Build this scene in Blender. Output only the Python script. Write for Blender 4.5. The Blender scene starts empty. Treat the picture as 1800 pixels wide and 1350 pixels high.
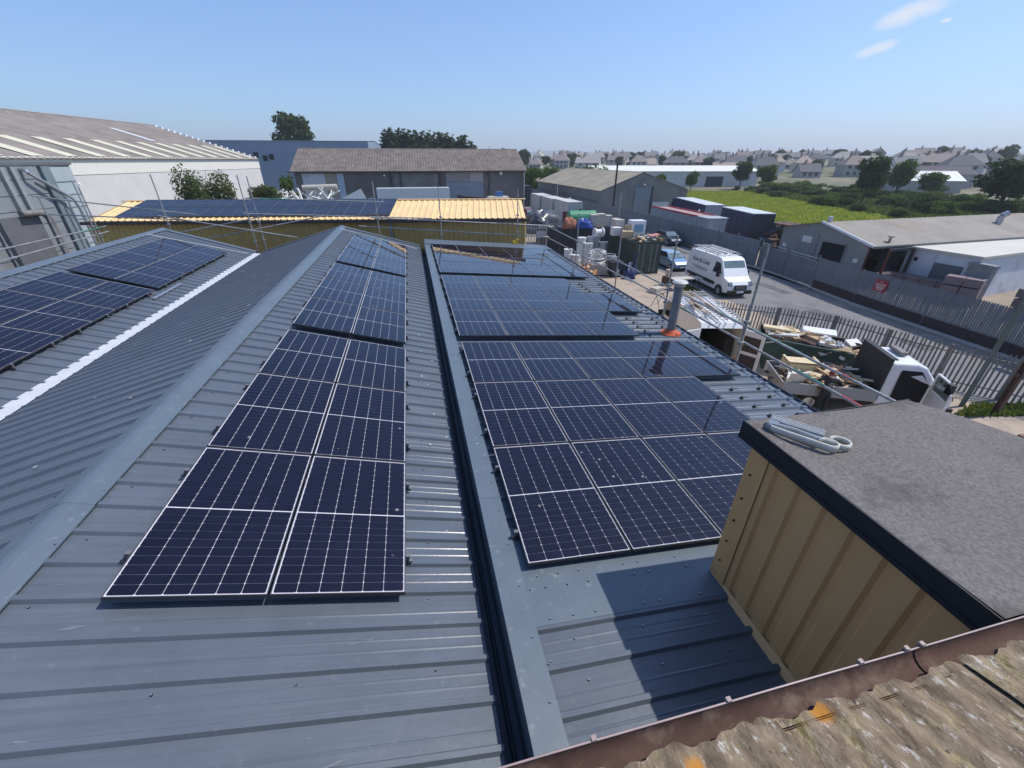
import bpy, math, random
from mathutils import Vector, Matrix
SC = bpy.context.scene
COL = SC.collection
R = random.Random(11)
rad = math.radians

# ------------------------------------------------------------------ camera
cd = bpy.data.cameras.new('camera'); cam = bpy.data.objects.new('camera', cd); COL.objects.link(cam)
cam.location = (0, 0, 8.8); cam.rotation_euler = (math.pi/2 - 0.49735, 0, -0.22123)
cd.sensor_width = 36; cd.lens = 14.5; cd.clip_start = 0.05; cd.clip_end = 12000
SC.camera = cam
# ------------------------------------------------------------------ sky and sun
SUN = Vector((1.07, -0.03, 1.56)).normalized()
w = bpy.data.worlds.new('World'); SC.world = w; w.use_nodes = True
nt = w.node_tree; nt.nodes.clear()
def wn(t, **k):
    n = nt.nodes.new(t)
    for a, b in k.items(): setattr(n, a, b)
    return n
sky = wn('ShaderNodeTexSky', sky_type='NISHITA', sun_disc=False)
sky.sun_elevation = rad(55); sky.sun_rotation = rad(91); sky.altitude = 0
sky.air_density = 1.0; sky.dust_density = 1.0; sky.ozone_density = 6.0
tc = wn('ShaderNodeTexCoord'); nz = wn('ShaderNodeTexNoise'); nz.inputs['Scale'].default_value = 14; nz.inputs['Detail'].default_value = 6
nt.links.new(tc.outputs['Generated'], nz.inputs['Vector'])
def cloud_mask(d, right, up, a, b):
    """soft wisp round sky direction d"""
    d = Vector(d).normalized(); outs = []
    for v, s in ((right, a), (up, b)):
        dp = wn('ShaderNodeVectorMath', operation='DOT_PRODUCT'); dp.inputs[1].default_value = v
        nt.links.new(tc.outputs['Generated'], dp.inputs[0])
        m = wn('ShaderNodeMath', operation='SUBTRACT'); nt.links.new(dp.outputs['Value'], m.inputs[0]); m.inputs[1].default_value = d.dot(Vector(v))
        q = wn('ShaderNodeMath', operation='DIVIDE'); nt.links.new(m.outputs[0], q.inputs[0]); q.inputs[1].default_value = s
        p = wn('ShaderNodeMath', operation='MULTIPLY'); nt.links.new(q.outputs[0], p.inputs[0]); nt.links.new(q.outputs[0], p.inputs[1]); outs.append(p)
    s = wn('ShaderNodeMath', operation='ADD'); nt.links.new(outs[0].outputs[0], s.inputs[0]); nt.links.new(outs[1].outputs[0], s.inputs[1])
    s2 = wn('ShaderNodeMath', operation='MULTIPLY_ADD'); nt.links.new(nz.outputs[0], s2.inputs[0]); s2.inputs[1].default_value = 2.6; nt.links.new(s.outputs[0], s2.inputs[2])
    mr = wn('ShaderNodeMapRange'); mr.inputs[1].default_value = 2.15; mr.inputs[2].default_value = 1.25; mr.inputs[3].default_value = 0; mr.inputs[4].default_value = 1
    nt.links.new(s2.outputs[0], mr.inputs[0]); return mr.outputs[0]
def wisp(az, el, a, b, tilt):
    d = Vector((math.sin(rad(az))*math.cos(rad(el)), math.cos(rad(az))*math.cos(rad(el)), math.sin(rad(el))))
    r = Vector((math.cos(rad(az)), -math.sin(rad(az)), 0)); u = r.cross(d)
    r2 = r*math.cos(rad(tilt)) + u*math.sin(rad(tilt)); u2 = u*math.cos(rad(tilt)) - r*math.sin(rad(tilt))
    return cloud_mask(d, r2, u2, a, b)
masks = [wisp(49.65, 10.95, .056, .016, 14), wisp(47.75, 8.75, .034, .010, 14), wisp(51.7, 10.1, .008, .003, 5)]
mx = masks[0]
for m in masks[1:]:
    n = wn('ShaderNodeMath', operation='MAXIMUM'); nt.links.new(mx, n.inputs[0]); nt.links.new(m, n.inputs[1]); mx = n.outputs[0]
mf = wn('ShaderNodeMath', operation='MULTIPLY'); nt.links.new(mx, mf.inputs[0]); mf.inputs[1].default_value = .95
mixc = wn('ShaderNodeMixRGB'); nt.links.new(mf.outputs[0], mixc.inputs[0]); gam = wn('ShaderNodeGamma'); gam.inputs[1].default_value = .75; nt.links.new(sky.outputs[0], gam.inputs[0]); tnt = wn('ShaderNodeMixRGB', blend_type='MULTIPLY'); tnt.inputs[0].default_value = 1; nt.links.new(gam.outputs[0], tnt.inputs[1]); tnt.inputs[2].default_value = (.8, .97, 1.2, 1); nt.links.new(tnt.outputs[0], mixc.inputs[1]); mixc.inputs[2].default_value = (3.6, 3.75, 4.1, 1)
bg = wn('ShaderNodeBackground'); bg.inputs['Strength'].default_value = 0.148
nt.links.new(mixc.outputs[0], bg.inputs[0]); out = wn('ShaderNodeOutputWorld'); nt.links.new(bg.outputs[0], out.inputs[0])
sl = bpy.data.lights.new('sun', 'SUN'); so = bpy.data.objects.new('sun', sl); COL.objects.link(so)
sl.energy = 2.85; sl.angle = rad(0.53); sl.color = (1.0, .955, .89)
so.rotation_euler = SUN.to_track_quat('Z', 'Y').to_euler(); so.location = (30, 0, 60)
SC.view_settings.view_transform = 'Standard'; SC.view_settings.look = 'None'; SC.view_settings.gamma = 1
SC.view_settings.use_curve_mapping = False; SC.view_settings.exposure = 0.62

# ------------------------------------------------------------------ materials
MATS = {}
def lin(c):
    return tuple(((x/255)/12.92 if x/255 <= .04045 else ((x/255+.055)/1.055)**2.4) for x in c)
def mat(name, col, rough=.6, metal=0.0, var=.12, scale=3.0, bump=0.0, bscale=60.0, spec=.5, stain=None, stain_amt=.0, stain_scale=1.2, coat=0.0):
    """procedural paint/stone: two noises vary the colour, a third makes relief; stain = second colour in patches"""
    if name in MATS: return MATS[name]
    m = bpy.data.materials.new(name); m.use_nodes = True; t = m.node_tree; N = t.nodes; L = t.links
    b = N['Principled BSDF']; b.inputs['Roughness'].default_value = rough; b.inputs['Metallic'].default_value = metal
    b.inputs['Specular IOR Level'].default_value = spec; b.inputs['Coat Weight'].default_value = coat; b.inputs['Coat Roughness'].default_value = .08
    c = N.new('ShaderNodeTexCoord'); oi = N.new('ShaderNodeObjectInfo'); ad = N.new('ShaderNodeVectorMath'); ad.operation = 'MULTIPLY_ADD'
    cm = N.new('ShaderNodeCombineXYZ'); L.new(oi.outputs['Random'], cm.inputs[0]); L.new(oi.outputs['Random'], cm.inputs[2])
    L.new(cm.outputs[0], ad.inputs[0]); ad.inputs[1].default_value = (57, 31, 83); L.new(c.outputs['Object'], ad.inputs[2])
    n1 = N.new('ShaderNodeTexNoise'); n1.inputs['Scale'].default_value = scale; n1.inputs['Detail'].default_value = 8; n1.inputs['Roughness'].default_value = .65
    L.new(ad.outputs[0], n1.inputs['Vector'])
    r = N.new('ShaderNodeValToRGB'); lo = tuple(max(0, x*(1-var*1.6)) for x in col); hi = tuple(min(1, x*(1+var*1.6)) for x in col)
    r.color_ramp.elements[0].position = .25; r.color_ramp.elements[0].color = (*lo, 1); r.color_ramp.elements[1].position = .75; r.color_ramp.elements[1].color = (*hi, 1)
    L.new(n1.outputs[0], r.inputs[0]); cur = r.outputs[0]
    if stain:
        n2 = N.new('ShaderNodeTexNoise'); n2.inputs['Scale'].default_value = stain_scale; n2.inputs['Detail'].default_value = 10; n2.inputs['Roughness'].default_value = .7
        L.new(ad.outputs[0], n2.inputs['Vector'])
        q = N.new('ShaderNodeMapRange'); q.inputs[1].default_value = .62 - stain_amt*.3; q.inputs[2].default_value = .72 - stain_amt*.15; L.new(n2.outputs[0], q.inputs[0])
        x = N.new('ShaderNodeMixRGB'); L.new(q.outputs[0], x.inputs[0]); L.new(cur, x.inputs[1]); x.inputs[2].default_value = (*stain, 1); cur = x.outputs[0]
    L.new(cur, b.inputs['Base Color'])
    rr = N.new('ShaderNodeMapRange'); rr.inputs[3].default_value = max(.02, rough-.08); rr.inputs[4].default_value = min(1, rough+.1); L.new(n1.outputs[0], rr.inputs[0]); L.new(rr.outputs[0], b.inputs['Roughness'])
    if bump:
        n3 = N.new('ShaderNodeTexNoise'); n3.inputs['Scale'].default_value = bscale; n3.inputs['Detail'].default_value = 5; L.new(ad.outputs[0], n3.inputs['Vector'])
        bp = N.new('ShaderNodeBump'); bp.inputs['Strength'].default_value = bump; bp.inputs['Distance'].default_value = .02; L.new(n3.outputs[0], bp.inputs['Height']); L.new(bp.outputs[0], b.inputs['Normal'])
    MATS[name] = m; return m
def glassmat(name, tint=(1, 1, 1), refl=(1, 1, 1), rough=.02, dust=0.0):
    """thin pane: mirror by Fresnel, otherwise clear; a little dust"""
    if name in MATS: return MATS[name]
    m = bpy.data.materials.new(name); m.use_nodes = True; t = m.node_tree; N = t.nodes; L = t.links; N.clear()
    o = N.new('ShaderNodeOutputMaterial'); tr = N.new('ShaderNodeBsdfTransparent'); tr.inputs[0].default_value = (*tint, 1)
    g = N.new('ShaderNodeBsdfGlossy'); g.inputs[0].default_value = (*refl, 1); g.inputs['Roughness'].default_value = rough
    f = N.new('ShaderNodeFresnel'); f.inputs[0].default_value = 1.45; mx = N.new('ShaderNodeMixShader'); L.new(f.outputs[0], mx.inputs[0]); L.new(tr.outputs[0], mx.inputs[1]); L.new(g.outputs[0], mx.inputs[2])
    last = mx
    if dust:
        d = N.new('ShaderNodeBsdfDiffuse'); d.inputs[0].default_value = (.55, .52, .5, 1)
        c = N.new('ShaderNodeTexCoord'); oi = N.new('ShaderNodeObjectInfo'); ad = N.new('ShaderNodeVectorMath'); ad.operation = 'ADD'; L.new(c.outputs['Object'], ad.inputs[0]); L.new(oi.outputs['Random'], ad.inputs[1])
        sc = N.new('ShaderNodeVectorMath'); sc.operation = 'SCALE'; sc.inputs['Scale'].default_value = 7.3; L.new(ad.outputs[0], sc.inputs[0])
        v = N.new('ShaderNodeTexVoronoi'); v.inputs['Scale'].default_value = .35; L.new(sc.outputs[0], v.inputs['Vector'])
        n = N.new('ShaderNodeTexNoise'); n.inputs['Scale'].default_value = 3; n.inputs['Detail'].default_value = 6; L.new(sc.outputs[0], n.inputs['Vector'])
        q = N.new('ShaderNodeMath'); q.operation = 'MULTIPLY_ADD'; L.new(n.outputs[0], q.inputs[0]); q.inputs[1].default_value = .12; L.new(v.outputs['Distance'], q.inputs[2])
        r = N.new('ShaderNodeMapRange'); r.inputs[1].default_value = .115; r.inputs[2].default_value = .085; r.inputs[3].default_value = dust; r.inputs[4].default_value = .45; L.new(q.outputs[0], r.inputs[0])
        m2 = N.new('ShaderNodeMixShader'); L.new(r.outputs[0], m2.inputs[0]); L.new(mx.outputs[0], m2.inputs[1]); L.new(d.outputs[0], m2.inputs[2]); last = m2
    L.new(last.outputs[0], o.inputs[0]); MATS[name] = m; return m
def leafmat(name, col, var=.4):
    if name in MATS: return MATS[name]
    m = mat(name, col, rough=.8, var=var*.6, scale=1.4, spec=.08)
    t = m.node_tree; N = t.nodes; L = t.links; b = N['Principled BSDF']; o = N['Material Output']
    tl = N.new('ShaderNodeBsdfTranslucent'); tl.inputs[0].default_value = (min(1, col[0]*1.7), min(1, col[1]*1.6), col[2]*.8, 1)
    mx = N.new('ShaderNodeMixShader'); mx.inputs[0].default_value = .22; L.new(b.outputs[0], mx.inputs[1]); L.new(tl.outputs[0], mx.inputs[2]); L.new(mx.outputs[0], o.inputs[0]); return m

ROOF = mat('slate_grey_plastisol', (.096, .113, .138), rough=.29, var=.07, scale=1.6, bump=.05, bscale=18, stain=(.13, .145, .17), stain_amt=.08, stain_scale=9)
def streaks(m, lo, hi, sc=(.5, 16, 1)):
    t = m.node_tree; N = t.nodes; L = t.links; b = N['Principled BSDF']; src = b.inputs['Base Color'].links[0].from_socket
    c = N.new('ShaderNodeTexCoord'); oi = N.new('ShaderNodeObjectInfo'); mp = N.new('ShaderNodeMapping'); mp.inputs['Scale'].default_value = sc; L.new(c.outputs['Object'], mp.inputs[0]); cm = N.new('ShaderNodeCombineXYZ'); L.new(oi.outputs['Random'], cm.inputs[0]); ml = N.new('ShaderNodeVectorMath'); ml.operation = 'SCALE'; ml.inputs['Scale'].default_value = 71; L.new(cm.outputs[0], ml.inputs[0]); L.new(ml.outputs[0], mp.inputs['Location'])
    n = N.new('ShaderNodeTexNoise'); n.inputs['Scale'].default_value = 1.6; n.inputs['Detail'].default_value = 7; n.inputs['Roughness'].default_value = .7; L.new(mp.outputs[0], n.inputs['Vector'])
    r = N.new('ShaderNodeMapRange'); r.inputs[1].default_value = .3; r.inputs[2].default_value = .7; r.inputs[3].default_value = lo; r.inputs[4].default_value = hi; L.new(n.outputs[0], r.inputs[0])
    x = N.new('ShaderNodeVectorMath'); x.operation = 'SCALE'; L.new(src, x.inputs[0]); L.new(r.outputs[0], x.inputs['Scale']); L.new(x.outputs[0], b.inputs['Base Color'])
streaks(ROOF, .89, 1.1)
FLASH = mat('flashing_grey', (.103, .131, .16), rough=.38, var=.06, scale=2.5, bump=.06, bscale=9, stain=(.2, .22, .24), stain_amt=.12, stain_scale=11)
GUTTER = mat('dark_gutter', (.075, .09, .12), rough=.5, var=.2, scale=5)
LINER = mat('white_gutter_liner', (.5, .51, .54), rough=.6, var=.06, scale=3)
CELL = mat('solar_cell_silicon', (.006, .005, .018), rough=.35, var=.25, scale=2.5, spec=.12)
BACK = mat('solar_backsheet', (.62, .62, .66), rough=.6, var=.04)
ALU = mat('anodised_frame', (.055, .055, .06), rough=.45, metal=.2, var=.1)
RIM = mat('dark_frame_edge', (.09, .09, .1), rough=.4, metal=.3, var=.1)
PGLASS = glassmat('solar_glass', (.97, .97, 1), (.95, .97, 1), .03, .002)
GALV = mat('galvanised_steel', (.42, .43, .45), rough=.42, metal=.75, var=.18, scale=8)
SCAF = mat('scaffold_tube_steel', (.36, .355, .35), rough=.5, metal=.6, var=.25, scale=6, stain=(.16, .11, .08), stain_amt=.15, stain_scale=5)
PGREEN = mat('green_scaffold_paint', (.05, .2, .13), rough=.5, var=.2)
PRED = mat('red_scaffold_paint', (.45, .03, .04), rough=.5, var=.15)
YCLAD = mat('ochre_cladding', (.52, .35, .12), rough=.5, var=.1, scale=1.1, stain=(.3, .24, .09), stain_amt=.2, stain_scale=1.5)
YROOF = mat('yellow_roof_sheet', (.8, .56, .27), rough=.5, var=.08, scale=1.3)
BCLAD = mat('buff_cladding', (.68, .365, .145), rough=.5, var=.06, scale=2.0, bump=.03, bscale=90)
FELT = mat('mineral_felt', (.178, .158, .146), rough=.95, var=.34, scale=48, bump=.6, bscale=260, stain=(.085, .075, .068), stain_amt=.35, stain_scale=1.7)
FELTD = mat('felt_black_fascia', (.012, .012, .016), rough=.7, var=.3, scale=8)
BROWN = mat('brown_gutter_plastic', (.085, .048, .038), rough=.8, var=.25, scale=7, spec=.2, stain=(.17, .12, .09), stain_amt=.35, stain_scale=5)
WHITE = mat('white_paint', (.74, .74, .75), rough=.3, var=.04, scale=2, coat=.3)
OFFW = mat('off_white_cladding', (.66, .65, .63), rough=.6, var=.06, scale=.8, stain=(.45, .44, .42), stain_amt=.15, stain_scale=.6)
GWALL = mat('pale_grey_wall', (.5, .5, .52), rough=.75, var=.06, scale=.5)
BLACK = mat('black_plastic', (.014, .014, .016), rough=.5, var=.2)
TYRE = mat('tyre_rubber', (.02, .02, .022), rough=.85, var=.2)
DGLASS = mat('dark_car_glass', (.012, .016, .02), rough=.06, var=.1, spec=.8)
SILVER = mat('silver_metal', (.6, .61, .63), rough=.3, metal=.85, var=.1)
LAMP = mat('headlamp_lens', (.55, .57, .6), rough=.1, metal=.3, var=.2, spec=.9)
CONC = mat('yard_concrete', (.36, .285, .22), rough=.9, var=.14, scale=.8, bump=.2, bscale=30, stain=(.22, .18, .15), stain_amt=.35, stain_scale=.5)
ASPH = mat('worn_asphalt', (.185, .178, .175), rough=.92, var=.1, scale=.9, bump=.3, bscale=90, stain=(.115, .11, .108), stain_amt=.45, stain_scale=.3)
KERB = mat('kerb_stone', (.42, .4, .38), rough=.9, var=.15, scale=4)
GRASS = leafmat('meadow_grass', (.33, .365, .075))
ROUGHG = leafmat('rough_herbage', (.12, .155, .045))
LEAF1 = leafmat('leaf_dark', (.045, .068, .026)); LEAF2 = leafmat('leaf_mid', (.075, .12, .028)); LEAF3 = leafmat('leaf_far', (.055, .08, .045)); LEAF4 = leafmat('leaf_grey_green', (.085, .105, .045))
BARK = mat('bark', (.07, .055, .04), rough=.9, var=.3, scale=12)
FENCE = mat('grey_fence_steel', (.16, .175, .2), rough=.6, var=.12, scale=1.2, stain=(.11, .11, .12), stain_amt=.3, stain_scale=.8)
FENCEP = mat('palisade_steel', (.2, .19, .18), rough=.55, metal=.3, var=.2, scale=3)
RUST = mat('rusty_steel', (.09, .05, .038), rough=.85, var=.35, scale=4, stain=(.16, .07, .03), stain_amt=.3, stain_scale=3)
CONTG = mat('green_container_paint', (.035, .05, .04), rough=.6, var=.2, scale=1.5, stain=(.09, .07, .055), stain_amt=.2, stain_scale=1.6)
CONTD = mat('dark_container_paint', (.035, .037, .045), rough=.6, var=.2, scale=1.5)
NAVY = mat('navy_curtain', (.015, .025, .075), rough=.5, var=.15, scale=1.2)
ASB = None

# ------------------------------------------------------------------ mesh helpers
class MB:
    def __init__(s): s.v = []; s.f = []; s.m = []; s.s = []
    def add(s, vs, fs, m=0, smooth=False):
        o = len(s.v); s.v += [tuple(v) for v in vs]
        for f in fs: s.f.append(tuple(i+o for i in f)); s.m.append(m); s.s.append(smooth)
        return s
    def box(s, x0, x1, y0, y1, z0, z1, m=0):
        return s.add([(x0,y0,z0),(x1,y0,z0),(x1,y1,z0),(x0,y1,z0),(x0,y0,z1),(x1,y0,z1),(x1,y1,z1),(x0,y1,z1)], [(3,2,1,0),(4,5,6,7),(0,1,5,4),(1,2,6,5),(2,3,7,6),(3,0,4,7)], m)
    def obox(s, c, size, rot=(0,0,0), m=0):
        M = Matrix.Translation(Vector(c)) @ Matrix.Rotation(rot[2],4,'Z') @ Matrix.Rotation(rot[1],4,'Y') @ Matrix.Rotation(rot[0],4,'X')
        a, b, c2 = size[0]/2, size[1]/2, size[2]/2
        vs = [M @ Vector(p) for p in ((-a,-b,-c2),(a,-b,-c2),(a,b,-c2),(-a,b,-c2),(-a,-b,c2),(a,-b,c2),(a,b,c2),(-a,b,c2))]
        return s.add(vs, [(3,2,1,0),(4,5,6,7),(0,1,5,4),(1,2,6,5),(2,3,7,6),(3,0,4,7)], m)
    def cyl(s, p0, p1, r0, r1=None, n=10, m=0, caps=True):
        p0, p1 = Vector(p0), Vector(p1); r1 = r0 if r1 is None else r1
        d = (p1-p0).normalized(); a = d.orthogonal().normalized(); b = d.cross(a)
        vs = [p0+(a*math.cos(2*math.pi*i/n)+b*math.sin(2*math.pi*i/n))*r0 for i in range(n)] + [p1+(a*math.cos(2*math.pi*i/n)+b*math.sin(2*math.pi*i/n))*r1 for i in range(n)]
        s.add(vs, [(i,(i+1)%n,n+(i+1)%n,n+i) for i in range(n)], m, True)
        if caps: s.add(vs, [tuple(range(n-1,-1,-1)), tuple(range(n,2*n))], m)
        return s
    def tube(s, pts, r, n=8, m=0, r1=None):
        k = len(pts)-1
        for i in range(k):
            ra = r if r1 is None else r+(r1-r)*i/k; rb = r if r1 is None else r+(r1-r)*(i+1)/k
            s.cyl(pts[i], pts[i+1], ra, rb, n, m)
        return s
    def ring(s, c, R0, r, axis='Z', n=20, k=6, m=0, tilt=0):
        c = Vector(c); vs = []; fs = []
        Rm = {'Z': Matrix.Identity(3), 'X': Matrix.Rotation(math.pi/2,3,'Y'), 'Y': Matrix.Rotation(math.pi/2,3,'X')}[axis] @ Matrix.Rotation(tilt,3,'X')
        for i in range(n):
            a = 2*math.pi*i/n
            for j in range(k):
                b = 2*math.pi*j/k; rr = R0+r*math.cos(b); vs.append(c + Rm @ Vector((rr*math.cos(a), rr*math.sin(a), r*math.sin(b))))
        for i in range(n):
            for j in range(k): fs.append((i*k+j, ((i+1)%n)*k+j, ((i+1)%n)*k+(j+1)%k, i*k+(j+1)%k))
        return s.add(vs, fs, m, True)
    def ext(s, poly, a0, a1, axis='X', m=0):
        """polygon extruded along an axis; X: poly=(y,z), Y: poly=(x,z), Z: poly=(x,y)"""
        n = len(poly); f = {'X': lambda p,t: (t,p[0],p[1]), 'Y': lambda p,t: (p[0],t,p[1]), 'Z': lambda p,t: (p[0],p[1],t)}[axis]
        vs = [f(p,a0) for p in poly]+[f(p,a1) for p in poly]
        return s.add(vs, [tuple(range(n-1,-1,-1)), tuple(range(n,2*n))]+[(i,(i+1)%n,n+(i+1)%n,n+i) for i in range(n)], m)
    def shell(s, prof, wf, m=0):
        """vehicle shell: side outline (x,z) with half width wf(x,z)"""
        n = len(prof); vs = [(x,wf(x,z),z) for x,z in prof]+[(x,-wf(x,z),z) for x,z in prof]
        return s.add(vs, [tuple(range(n-1,-1,-1)), tuple(range(n,2*n))]+[(i,(i+1)%n,n+(i+1)%n,n+i) for i in range(n)], m)
    def quad(s, a, b, c, d, m=0): return s.add([a,b,c,d], [(0,1,2,3)], m)
    def mesh(s, name, mats):
        me = bpy.data.meshes.new(name); me.from_pydata(s.v, [], s.f)
        for q in (mats if isinstance(mats, (list, tuple)) else [mats]): me.materials.append(q)
        me.polygons.foreach_set('material_index', s.m); me.polygons.foreach_set('use_smooth', s.s); me.update(); return me
    def build(s, name, mats, parent=None, loc=(0,0,0), rot=(0,0,0), bevel=0):
        return inst(s.mesh(name, mats), name, parent, loc, rot, bevel=bevel)
def inst(me, name, parent=None, loc=(0,0,0), rot=(0,0,0), scale=None, bevel=0):
    o = bpy.data.objects.new(name, me); COL.objects.link(o); o.parent = parent; o.location = loc; o.rotation_euler = rot
    if scale: o.scale = scale
    if bevel:
        b = o.modifiers.new('soft_edge', 'BEVEL'); b.width = bevel; b.segments = 2; b.limit_method = 'ANGLE'
    return o
def tag(o, label, cat, group=None):
    o['label'] = label; o['category'] = cat
    if group: o['group'] = group
    return o
def thing(name, label, cat, loc=(0,0,0), rz=0, group=None):
    o = bpy.data.objects.new(name, None); COL.objects.link(o); o.location = loc; o.rotation_euler = (0,0,rz); o.empty_display_size = .2
    return tag(o, label, cat, group)
def struct(o, kind='structure'): o['kind'] = kind; return o
def clone(o, loc, rz, label=None, parent=None, scale=None):
    c = o.copy(); COL.objects.link(c); c.parent = parent
    if parent is None:
        c.location = loc; c.rotation_euler = (0,0,rz)
        if scale: c.scale = scale
        if label: c['label'] = label
    for ch in o.children: clone(ch, None, None, None, c)
    return c
def U(a, b): return R.uniform(a, b)
def rotv(v, a): return (v[0]*math.cos(a)-v[1]*math.sin(a), v[0]*math.sin(a)+v[1]*math.cos(a))
ORD = ['first','second','third','fourth','fifth','sixth','seventh','eighth','ninth','tenth','eleventh','twelfth','thirteenth','fourteenth','fifteenth']

# ------------------------------------------------------------------ ground, road, field, hills
def hgt(x, y):
    d = math.hypot(x, y); return 0 if d < 160 else min(8.8, (d-160)*.029)
def make_ground():
    mb = MB(); rs = [0,12,25,40,60,85,115,150,190,240,300,360,430,520,700,1000,1500,2300,3500,5200]; n = 72
    vs = [(0,0,0)]; fs = []
    for r in rs[1:]:
        for i in range(n):
            a = 2*math.pi*i/n; x, y = r*math.cos(a), r*math.sin(a); vs.append((x, y, hgt(x,y)-.012))
    for i in range(n): fs.append((0, 1+i, 1+(i+1)%n))
    for k in range(len(rs)-2):
        for i in range(n):
            a, b = 1+k*n+i, 1+k*n+(i+1)%n; fs.append((a, a+n, b+n, b))
    mb.add(vs, fs, 0, True)
    g = mat('dry_ground', (.2, .17, .125), rough=.95, var=.25, scale=.05, bump=.2, bscale=6, stain=(.085, .1, .035), stain_amt=.7, stain_scale=.02)
    return struct(mb.build('ground', g))
make_ground()
def sheet(name, pts, z, m, kind='structure'):
    mb = MB(); mb.add([(x,y,z) for x,y in pts], [tuple(range(len(pts)))]); return struct(mb.build(name, m), kind)
sheet('yard', [(6.2,6),(30,4),(29.5,24),(22.5,24),(22.5,62),(31,62),(31,128),(9,128),(9,34),(7.5,21)], .004, CONC)
sheet('road', [(22.3,3),(27.6,3),(28.5,14.8),(28.9,22),(30.3,30),(30.5,40),(30.6,128),(22.8,128),(21.2,36),(21.4,22)], .012, ASPH)
sheet('scrap_yard', [(29.8,20),(60,14),(62,64),(31.5,70)], .006, mat('earth_yard', (.25,.2,.15), rough=.95, var=.25, scale=.4))
sheet('field', [(44,62),(58,55),(110,42),(150,60),(125,150),(60,150),(52,120)], .02, mat('field_soil', (.24,.27,.06), rough=.95, var=.2, scale=.2))
for i_,(x_,y_,w_,l_) in enumerate(((24.6,19,1.3,2.6),(26.4,25,.9,3.4),(25.2,33,2.2,1.2),(27.8,40,1.0,5),(25.4,14.5,.8,1.6))): sheet('road_patch', [(x_,y_),(x_+w_,y_+.1),(x_+w_-.1,y_+l_),(x_+.05,y_+l_-.1)], .016, mat('tar_patch',(.1,.098,.098),rough=.9,var=.2,scale=2,bump=.2))
mb = MB()
kp = [(28.35,6),(28.7,14.8),(29.1,22),(30.4,30),(30.55,40)]
for a, b in zip(kp, kp[1:]):
    L = math.hypot(b[0]-a[0], b[1]-a[1]); n = max(1, int(L/.92))
    for i in range(n):
        t = (i+.5)/n; x = a[0]+(b[0]-a[0])*t; y = a[1]+(b[1]-a[1])*t
        mb.obox((x,y,.06), (.16, L/n-.02, .13), (0,0,math.atan2(b[1]-a[1],b[0]-a[0])-math.pi/2))
struct(mb.build('kerb', KERB))
sheet('verge', [(29.4,22),(30.6,30),(30.7,60),(31.1,60),(31.1,34),(29.6,24)], .016, mat('verge_dirt', (.24,.2,.15), rough=.95, var=.3, scale=3, stain=(.12,.15,.04), stain_amt=.3, stain_scale=2))
mb = MB(); ns = 90                                              # far hills
for k, (rr, hh, sd) in enumerate(((3300, 74, 1.0), (4600, 100, 2.2))):
    vs = []; fs = []
    for i in range(ns+1):
        a = rad(-60 + 150*i/ns); h = hh*(.5+.28*math.sin(i*.17*sd+k)+.16*math.sin(i*.41+sd)+.06*math.sin(i*1.1))
        vs += [(rr*math.sin(a), rr*math.cos(a), 0), ((rr+260)*math.sin(a), (rr+260)*math.cos(a), max(12,h)), ((rr+900)*math.sin(a), (rr+900)*math.cos(a), 0)]
    for i in range(ns): fs += [(3*i,3*i+3,3*i+4,3*i+1),(3*i+1,3*i+4,3*i+5,3*i+2)]
    mb.add(vs, fs, 0, True)
struct(mb.build('hills', mat('hill_green', (.09,.12,.08), rough=.95, var=.3, scale=.004)))

# meadow and rough grass: uncountable blades
def tufts(name, poly, n, h, wd, m, z=0.02, seed=3):
    rr = random.Random(seed); mb = MB(); xs = [p[0] for p in poly]; ys = [p[1] for p in poly]
    def inside(x, y):
        c = False; j = len(poly)-1
        for i in range(len(poly)):
            if (poly[i][1] > y) != (poly[j][1] > y) and x < (poly[j][0]-poly[i][0])*(y-poly[i][1])/(poly[j][1]-poly[i][1])+poly[i][0]: c = not c
            j = i
        return c
    k = 0
    while k < n:
        x, y = rr.uniform(min(xs),max(xs)), rr.uniform(min(ys),max(ys))
        if not inside(x, y): continue
        k += 1; a = rr.uniform(0, math.pi); hh = h*rr.uniform(.5,1.3); ww = wd*rr.uniform(.6,1.3); dx, dy = math.cos(a)*ww, math.sin(a)*ww; lx, ly = rr.uniform(-.4,.4)*hh, rr.uniform(-.4,.4)*hh
        mb.add([(x-dx,y-dy,z),(x+dx,y+dy,z),(x+lx+dx*.3,y+ly+dy*.3,z+hh),(x+lx-dx*.5,y+ly-dy*.5,z+hh*.9)], [(0,1,2,3)])
    o = mb.build(name, m); struct(o, 'stuff'); return o
tag(tufts('meadow_grass', [(46,64),(60,56),(79,55),(86,77),(103,124),(86,128),(58,118)], 26000, .34, .34, GRASS), 'bright green meadow grass behind the scrap yard', 'grass')
tag(tufts('yard_weeds', [(19.2,26.2),(20.6,25.4),(21.0,29.8),(20.2,30.2)], 1500, .12, .03, leafmat('yellow_weeds', (.16,.19,.03))), 'yellow green weeds on the strip beside the white van', 'grass')
tag(tufts('kerb_weeds', [(19.6,9.4),(23.6,8.6),(23.8,9.4),(21.4,9.9)], 900, .2, .04, ROUGHG), 'dark weeds at the foot of the near palisade fence', 'grass')

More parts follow.
